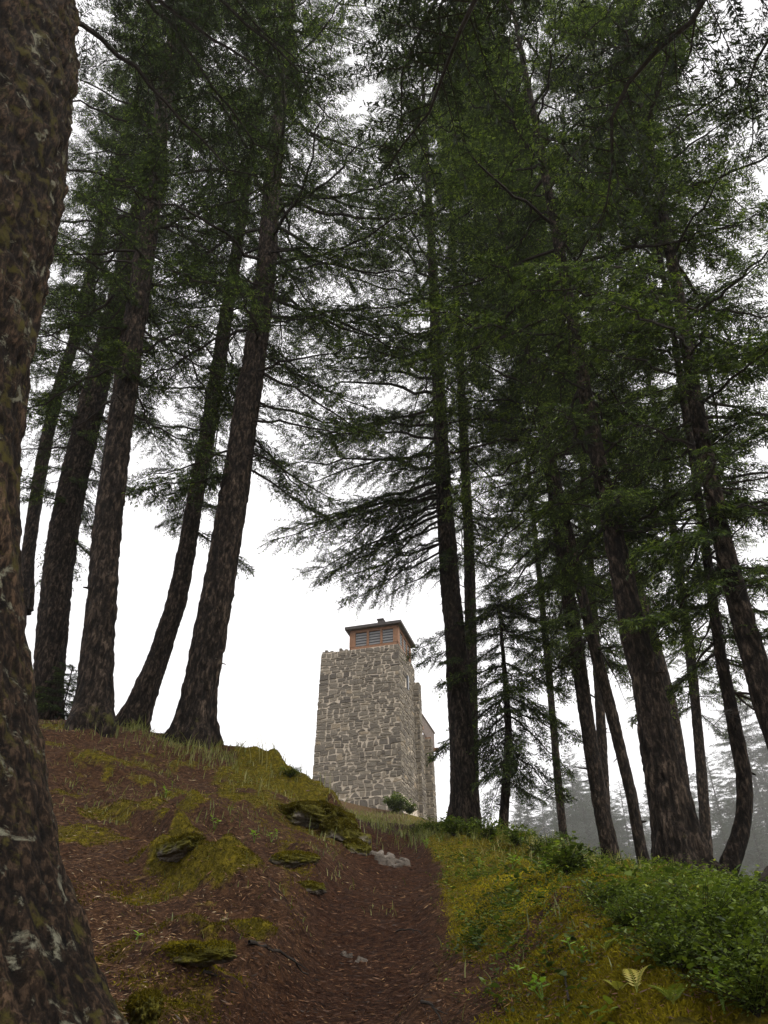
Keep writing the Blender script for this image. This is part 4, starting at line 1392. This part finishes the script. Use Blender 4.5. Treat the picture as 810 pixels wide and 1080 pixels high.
x, y = sample_ground(48000, rg, 2.0, 11.5, 1.5)
wr = smooth(0.12, 0.34, x - 0.025 * y) * (1 - path_weight(x, y))
cl_ = fbm(np.c_[x, y, 0 * x] * 1.7, 4, 61)
xr = smooth(0.9, 1.7, x)
dens = wr * np.clip(0.5 + 0.6 * xr + 0.9 * cl_, 0.08, 1) * (0.55 + 0.45 * smooth(7, 9.5, y))
k_ = rg.random(len(x)) < dens
x, y = x[k_], y[k_]
print('stems', len(x))
hh = rg.uniform(0.03, 0.12, len(x)) * (1 + 0.5 * cl_[k_])
lf = np.where(rg.random(len(x)) < 0.12 + 0.5 * (fbm(np.c_[x, y, 0 * x] * 3.3, 2, 66) > 0.12), rg.uniform(0.018, 0.034, len(x)), rg.uniform(0.008, 0.016, len(x)))
P, D, N_, Lf, Bs, ln = stems(x, y, hh, 11, lf, rg)
T = leaf_poly(P, D, N_, Lf, Lf * rg.uniform(0.45, 0.75, len(Lf)))
tin = 0.40 + 0.5 * np.repeat(fbm(Bs * 2.6, 3, 44), 11) + rg.normal(0, 0.14, len(P)) + 0.1 * np.tile(np.linspace(-1, 1, 11), len(Bs))
ug = build_tris('undergrowth', T, tin, 'under')
tag(ug, 'low tangle of small green leaves covering the right mound', kind='stuff')


# grass blades: three segment ribbons
def blades(B, h, rng, bend=0.5, wid=0.0018):
    K = len(B)
    az = rng.uniform(0, 2 * np.pi, K)
    o = np.c_[np.cos(az), np.sin(az), np.zeros(K)]
    sd_ = np.c_[-np.sin(az), np.cos(az), np.zeros(K)]
    b = rng.uniform(0.1, 1, K) * bend
    rows = []
    for t, ww in ((0, 1), (.4, .9), (.75, .6), (1.0, .08)):
        wid_ = np.broadcast_to(wid, (K,))[:, None]
        c = B + np.array([0, 0, 1.0]) * (h * t * (1 - 0.25 * b * t))[:, None] + o * (h * b * t ** 2)[:, None]
        rows.append((c - sd_ * wid_ * ww, c + sd_ * wid_ * ww))
    Q = [np.stack([rows[i][0], rows[i][1], rows[i + 1][1], rows[i + 1][0]], 1) for i in range(3)]
    return np.concatenate(Q)


gp, gh, gt = [], [], []
for (px, py, n, sp, hgt, tn) in [(190, 792, 90, .22, .22, .55), (178, 786, 60, .15, .18, .5), (212, 795, 110, .22, .24, .6), (232, 800, 100, .25, .2, .55), (250, 803, 70, .22, .17, .5), (132, 772, 80, .2, .3, .5), (142, 768, 60, .15, .25, .5),
                                 (285, 815, 70, .2, .14, .6), (440, 885, 160, .3, .2, .35), (455, 880, 150, .3, .22, .4), (470, 884, 120, .3, .2, .35), (500, 884, 120, .3, .2, .35), (530, 884, 110, .3, .22, .5), (560, 890, 120, .3, .24, .75), (590, 900, 120, .3, .24, .8), (615, 906, 120, .3, .2, .8), (640, 912, 90, .25, .2, .6),
                                 (560, 930, 60, .25, .16, .3), (600, 960, 60, .25, .2, .3), (640, 990, 60, .25, .2, .3), (520, 915, 50, .2, .15, .4), (405, 965, 14, .05, .12, .8), (690, 930, 60, .25, .2, .45), (760, 955, 90, .3, .2, .4), (790, 965, 90, .3, .2, .35), (320, 862, 40, .2, .12, .6),
                                 (385, 868, 90, .5, .25, .7), (355, 862, 100, .6, .3, .6), (232, 860, 40, .15, .15, .4), (330, 895, 40, .2, .1, .7), (150, 840, 40, .2, .1, .6), (230, 990, 16, .1, .09, .5)]:
    h = grd(px, py)
    xx = h[0] + rg.normal(0, sp, n); yy = h[1] + rg.normal(0, sp, n)
    gp.append(np.c_[xx, yy, grid_sample(GZ, xx, yy) - 0.005]); gh.append(hgt * rg.uniform(0.4, 1.15, n)); gt.append(np.clip(tn + rg.normal(0, .18, n), 0, 1))
for q in range(900):
    xx0 = rg.uniform(-4, 3.0); yy0 = rg.uniform(13, 33)
    n = rg.integers(8, 24)
    xx = xx0 + rg.normal(0, .25, n); yy = yy0 + rg.normal(0, .25, n)
    gp.append(np.c_[xx, yy, grid_sample(GZ, xx, yy) - .02]); gh.append(rg.uniform(.1, .28, n)); gt.append(np.clip(rg.normal(.62, .22, n), 0, 1))
for q in range(150):
    xx0 = rg.uniform(-4.2, -.35); yy0 = rg.uniform(2.6, 9.6)
    n = rg.integers(6, 26)
    xx = xx0 + rg.normal(0, .09, n); yy = yy0 + rg.normal(0, .09, n)
    gp.append(np.c_[xx, yy, grid_sample(GZ, xx, yy) - .004]); gh.append(rg.uniform(.03, .11, n)); gt.append(np.clip(rg.normal(.5, .25, n), 0, 1))
gp, gh, gt = np.concatenate(gp), np.concatenate(gh), np.concatenate(gt)
gh = gh * np.clip(gp[:, 1] / 7, .35, 1)
gr = build_tris('grass', blades(gp, gh * 0.75, rg, 1.1, 0.0014 + 0.00028 * gp[:, 1]), np.tile(gt, 3), 'grass')
tag(gr, 'thin pale grass blades fringing the crests', kind='stuff')

# dry grass stalks on the left crest
for k, (px, py, tip, lab) in enumerate([((264), 806, (254, 776), 'curled dry grass stalk with a hooked tip on the left crest'), (273, 808, (266, 766), 'tallest dry grass stalk on the left crest, bent left at the top'),
                                   (276, 809, (272, 766), 'fine upright dry grass stalk among the taller ones on the crest'), (281, 811, (277, 774), 'short dry grass stalk, right of the tall ones on the crest')]):
    b0 = grd(px, py); Yb = b0[1]
    e = at(tip[0], tip[1], Yb)
    m_s = MB(); t = np.linspace(0, 1, 9)
    C = b0[None] + (e - b0)[None] * np.c_[t ** 2.2, t, t ** 0.9]
    C[-1] += np.array([-.02, 0, -.02])
    m_s.tube(C, np.linspace(.003, .0015, 9), 4, 0, .9)
    o = m_s.build('grass_stalk', [M['grass']], None, True, loc=b0); o.location = b0
    tag(o, lab, 'grass stalk', 'dry grass stalks on the left crest')


# single fresh leafy plants
def leafy_plant(px, py, h, nl, leaf, seed, label, tint=0.6, Y=None, wr=0.5):
    r = np.random.default_rng(seed)
    h *= .6; leaf *= .55
    b = grd(px, py)
    root = empty('leafy_plant', b, label, 'plant', 'fresh green seedlings')
    st = MB(); P, D, Nn, Lf = [], [], [], []
    for q in range(max(1, nl // 5)):
        le = unit(np.array([r.normal(0, .35), r.normal(0, .35) - .15, 1.0]))
        hh = h * r.uniform(0.7, 1.1)
        t = np.linspace(0, 1, 5)
        C = le[None] * (t * hh)[:, None]
        st.tube(C, np.linspace(.003, .0015, 5), 4, 0, .3)
        for j in range(5):
            f = 0.55 + 0.1 * j
            a = j * 2.4 + q
            P.append(le * hh * min(f, 1)); D.append(unit(np.array([math.cos(a), math.sin(a) - .15, 0.35 + .2 * (j == 4)]))); Nn.append(unit(np.array([r.normal(0, .2), -.35, 1.0]))); Lf.append(leaf * r.uniform(.75, 1.2))
    P, D, Nn, Lf = map(np.array, (P, D, Nn, Lf))
    T = leaf_poly(P, D, Nn, Lf, Lf * wr)
    st.build('stem', [M['leaf']], root, True)
    lv = build_tris('leaves', T, np.clip(tint + r.normal(0, .15, len(T)), 0, 1), 'leaf'); lv.parent = root


for a in [(174, 842, .16, 10, .075, 1, 'bright seedling high on the left bank, upper of a close pair'), (181, 833, .12, 5, .06, 2, 'smaller seedling just above another, high on the left bank'),
          (226, 876, .14, 10, .06, 3, 'pale seedling near the centre of the left bank, under the crest grass'), (268, 890, .13, 10, .075, 4, 'broad-leaved seedling halfway down the left bank, left of its twin'),
          (286, 890, .13, 10, .07, 5, 'broad-leaved seedling halfway down the left bank, right of its twin'), (143, 992, .05, 5, .05, 6, 'flat green leaves lying in brown litter near the huge trunk'),
          (573, 1058, .10, 15, .062, 7, 'bright five-leaved seedling at the bottom of the right mound'), (548, 1030, .07, 5, .05, 8, 'small three-leaved seedling left of and above the bright one on the mound'),
          (604, 1010, .08, 5, .045, 9, 'yellow-green seedling amid orange moss on the right mound'), (618, 1016, .06, 5, .04, 10, 'tiny seedling beside the yellow-green one on the right mound'),
          (766, 1075, .12, 10, .07, 11, 'large-leaved green seedling in the bottom right corner'), (575, 922, .12, 10, .06, 12, 'light green plant high on the right mound with upright leaves'),
          (505, 918, .14, 15, .05, 13, 'leafy light green plant at the left edge of the right mound'), (540, 918, .14, 15, .06, 14, 'bright leafy plant in the upper middle of the right mound'), (450, 895, .16, 15, .06, 15, 'green plant beside the path crest, left end of the mound')]:
    leafy_plant(*a)


# ferns
def fern(px, py, nf, L, seed, label, tint, up=1.0, only=None):
    r = np.random.default_rng(seed)
    b = grd(px, py)
    root = empty('fern', b, label, 'fern', 'ferns on the right mound')
    for q in range(nf):
        az = q * 2.4 + r.normal(0, .3) if only is None else only
        l = L * r.uniform(.75, 1.1)
        t = np.linspace(0, 1, 13)
        o = np.array([math.cos(az), math.sin(az), 0])
        C = np.array([0, 0, 1.0])[None] * (l * up * (t - 0.45 * t ** 2))[:, None] + o[None] * (l * (0.35 * t + .45 * t ** 2) * (1.3 - .5 * up))[:, None]
        fm = MB(); fm.tube(C, np.linspace(.0014, .0006, 13), 4, 0, .3)
        sdv = np.array([-o[1], o[0], 0])
        tang = unit(np.gradient(C, axis=0))
        for i in range(2, 13):
            pl = l * 0.24 * math.sin(math.pi * min(1, (t[i] * .92 + .1))) + .006
            for sg in (-1, 1):
                dd = unit(sdv * sg + tang[i] * .45)
                n2 = np.cross(dd, tang[i]); w2 = pl * .10 + .0006
                fm.add([C[i], C[i] + dd * pl * .4 + tang[i] * w2, C[i] + dd * pl, C[i] + dd * pl * .4 - tang[i] * w2], [[0, 1, 2, 3]], 0, tint + r.normal(0, .08))
        fm.build('frond', [M['bracken']], root)


fern(672, 1048, 2, .075, 1, 'small yellow fern frond standing upright on the right mound', .85, 1.25)
fern(655, 1052, 3, .065, 2, 'yellowish curled fern low beside the upright yellow frond', .55, .8)
fern(712, 1068, 5, .08, 3, 'green fern at the bottom of the right mound, right of the yellow one', .1, .9)
fern(640, 1010, 4, .08, 4, 'pale green fern in the middle of the right mound', .2, .9)


# low bushes on the mound, small leaves on thin twigs
def bush_mesh(seed, h, rad, ns, nl, leaf, t0):
    r = np.random.default_rng(seed)
    tw_, P, D, Nn, Lf = MB(), [], [], [], []
    for q in range(ns):
        a = r.uniform(0, 6.28); rr = rad * math.sqrt(r.random())
        e = np.array([math.cos(a) * rr, math.sin(a) * rr, h * r.uniform(.55, 1.1) * (1 - .3 * rr / rad)])
        t = np.linspace(0, 1, 6)
        C = e[None] * np.c_[t ** 1.2, t ** 1.2, t ** .8] + np.cumsum(r.normal(0, .006, (6, 3)), 0)
        tw_.tube(C, np.linspace(.0022, .0008, 6), 4)
        k = nl
        f = r.uniform(.12, 1.05, k)
        base_ = np.c_[[np.interp(f, t, C[:, i]) for i in range(3)]].T
        az = r.uniform(0, 6.28, k)
        off = np.c_[np.cos(az), np.sin(az), r.normal(.1, .4, k)]
        P.append(base_ + off * r.uniform(0, .05, k)[:, None]); D.append(unit(off)); Nn.append(unit(np.c_[r.normal(0, .4, (k, 2)), np.ones(k)])); Lf.append(leaf * np.exp(r.normal(-.1, .38, k)))
    P, D, Nn, Lf = map(np.concatenate, (P, D, Nn, Lf))
    T = leaf_poly(P, D, Nn, Lf, Lf * .6)
    return tw_, T, np.clip(t0 + .25 * fbm(P * 9, 2, seed) + r.normal(0, .16, len(P)), 0, 1)


BUSH = []
def bush(px, py, kind, sc, label, group, Y=None, m='under'):
    b = grd(px, py) if Y is None else None
    if Y is not None:
        b = at(px, py, Y); b[2] = tz(b[0], b[1]) - .02
    root = empty('low_bush', b, label, 'bush', group)
    root.scale = (sc, sc, sc); root.rotation_euler = (0, 0, random.uniform(0, 6.28))
    while len(BUSH) <= kind: BUSH.append(None)
    if BUSH[kind] is None:
        a = [(11, .26, .30, 40, 60, .019, .46), (12, .26, .26, 34, 24, .034, .42), (13, .24, .3, 36, 44, .022, .36), (14, .8, .6, 70, 60, .07, .42)][kind]
        tw_, T, ti = bush_mesh(*a)
        t_o = tw_.build('stem', [M['twig']], root, True)
        f_o = build_tris('foliage', T, ti, m); f_o.parent = root
        BUSH[kind] = (t_o.data, f_o.data)
    else:
        for nm_, me in zip(('stem', 'foliage'), BUSH[kind]):
            o = bpy.data.objects.new(nm_, me); COL.objects.link(o); o.parent = root
    return root


GB = 'low bushes on the right mound'
LB = 'fine-leaved dark green bush in the thick growth covering the right mound'
for (px, py, kd, sc) in [(700, 990, 0, .5), (745, 1000, 0, .6), (720, 1030, 0, .5), (770, 1020, 0, .6), (800, 1000, 0, .6), (790, 1045, 0, .55), (800, 1075, 0, .5), (660, 985, 0, .4), (770, 975, 0, .4), (715, 960, 0, .3), (680, 965, 0, .32), (640, 960, 2, .4), (805, 960, 2, .5)]:
    bush(px, py, kd, sc, LB, GB)
LC = 'glossy broad-leaved bush along the crest of the right mound'
for (px, py, kd, sc) in [(478, 882, 1, .8), (497, 883, 1, .75), (517, 886, 1, .8), (545, 892, 1, .7), (440, 880, 2, .7), (460, 880, 2, .8), (600, 925, 1, .7), (572, 905, 2, .8)]:
    bush(px, py, kd, sc, LC, 'broad-leaved bushes along the right crest')
bush(306, 824, 2, .55, 'small dark shrub on the left crest beside the dry grass stalks', None)
bush(418, 858, 3, 1.0, 'round green bush at the foot of the stone tower', None, Y=33.2)
bush(432, 860, 3, .6, 'smaller bush right of the round one at the tower foot', None, Y=33.0)

# dead stick poking up at the right edge and a few fallen sticks
def stick(p0, p1, r0, sag, seed, label, forks=3):
    r = np.random.default_rng(seed)
    t = np.linspace(0, 1, 12)
    C = p0[None] + (p1 - p0)[None] * t[:, None] + np.array([0, 0, sag])[None] * (4 * t * (1 - t))[:, None] + np.cumsum(r.normal(0, .012 * np.linalg.norm(p1 - p0), (12, 3)), 0)
    b = MB(); b.tube(C, np.linspace(r0, r0 * .35, 12), 6)
    for q in range(forks):
        i = r.integers(4, 11); dd = unit((p1 - p0) + r.normal(0, .5, 3) * np.linalg.norm(p1 - p0)) * np.linalg.norm(p1 - p0) * r.uniform(.2, .4)
        b.tube(C[i][None] + dd[None] * np.linspace(0, 1, 5)[:, None], np.linspace(r0 * .5, r0 * .15, 5), 4)
    o = b.build('dead_stick', [M['twig']], None, True, loc=p0); o.location = [float(v) for v in p0]
    tag(o, label, 'stick')

h = grd(797, 958); stick(h, at(812, 915, h[1]), .02, .03, 3, 'dark crooked dead stick poking up at the right edge')
def lay(a, b, r0, seed, label):
    A, B = grd(*a, dz=.012), grd(*b, dz=.012); stick(A, B, r0, .015, seed, label, 2)
lay((262, 1012), (322, 1030), .008, 4, 'thin dead twig lying across the mossy ledge near the path')
lay((213, 1040), (248, 1062), .006, 5, 'short bare twig lying low on the left bank')
lay((600, 1060), (594, 1030), .004, 6, 'thin bare twig leaning upright behind the bright seedling')
lay((445, 1066), (470, 1080), .006, 7, 'dark twig at the bottom edge of the path')
lay((418, 985), (446, 990), .005, 8, 'thin twig lying across the right side of the path')


# ------------------------------------------------------------------ light, sky, air, camera
SUN_EL, SUN_AZ = math.radians(46), math.radians(135)      # azimuth measured clockwise from +Y
w = bpy.data.worlds.new('World'); SC.world = w
w.use_nodes = True
nt = w.node_tree; nt.nodes.clear()
sky = nt.nodes.new('ShaderNodeTexSky'); sky.sky_type = 'NISHITA'; sky.sun_disc = False
sky.sun_elevation = SUN_EL; sky.sun_rotation = SUN_AZ
sky.air_density = 1.0; sky.dust_density = 6.0; sky.ozone_density = 1.0
bg = nt.nodes.new('ShaderNodeBackground'); bg.inputs['Strength'].default_value = 0.1
tc = nt.nodes.new('ShaderNodeTexCoord')
cl = noise(nt, 1.6, 5, 0.55, tc.outputs['Generated'])
cloud = ramp(nt, cl, [(0.3, (7.6, 7.45, 7.52)), (0.7, (10.0, 9.8, 9.9))])
skyc = mixc(nt, 0.93, sky.outputs[0], cloud)
nt.links.new(skyc, bg.inputs[0])
wo = nt.nodes.new('ShaderNodeOutputWorld'); nt.links.new(bg.outputs[0], wo.inputs[0])

ld = bpy.data.lights.new('sun', 'SUN'); ld.energy = 1.5; ld.angle = math.radians(30); ld.color = (1.0, 0.96, 0.9)
lo = bpy.data.objects.new('sun', ld); COL.objects.link(lo)
sd = Vector((math.sin(SUN_AZ) * math.cos(SUN_EL), math.cos(SUN_AZ) * math.cos(SUN_EL), math.sin(SUN_EL)))
lo.rotation_euler = (-sd).to_track_quat('-Z', 'Y').to_euler()

HAZE = 0.0006
if HAZE > 0:
    hm, hn, ho = mat('haze_air')
    pv = hn.nodes.new('ShaderNodeVolumePrincipled')
    pv.inputs['Color'].default_value = (0.97, 0.97, 0.97, 1)
    pv.inputs['Density'].default_value = HAZE
    pv.inputs['Anisotropy'].default_value = 0.2
    hn.links.new(pv.outputs[0], ho.inputs['Volume'])
    zlo = float(GZ.min()) - 1.0
    hb = MB(); hb.box((gx[0] - 2, gy[0] - 2, zlo), (gx[-1] - gx[0] + 4, 0, 0), (0, gy[-1] - gy[0] + 4, 0), (0, 0, 75 - zlo))
    h = hb.build('haze', [hm]); tag(h, 'thin pale mist hanging between the trees', None, None, 'stuff')

cd = bpy.data.cameras.new('camera'); co = bpy.data.objects.new('camera', cd); COL.objects.link(co)
cd.sensor_fit = 'VERTICAL'; cd.sensor_height = 24.0; cd.lens = 24.0 * FPX / 1080.0
cd.clip_start = 0.05; cd.clip_end = 3000
co.location = (0, 0, 0); co.rotation_euler = (math.pi / 2 + PITCH, 0, 0)
SC.camera = co
SC.view_settings.view_transform = 'Standard'; SC.view_settings.look = 'None'
SC.view_settings.exposure = 0.7; SC.view_settings.gamma = 1.0
SC.render.engine = 'CYCLES'
cy = SC.cycles
cy.use_denoising = True
try:
    cy.denoiser = 'OPENIMAGEDENOISE'; cy.denoising_input_passes = 'RGB_ALBEDO_NORMAL'
except Exception:
    pass
cy.max_bounces = 6; cy.diffuse_bounces = 3; cy.glossy_bounces = 2; cy.transmission_bounces = 3; cy.volume_bounces = 1; cy.transparent_max_bounces = 4
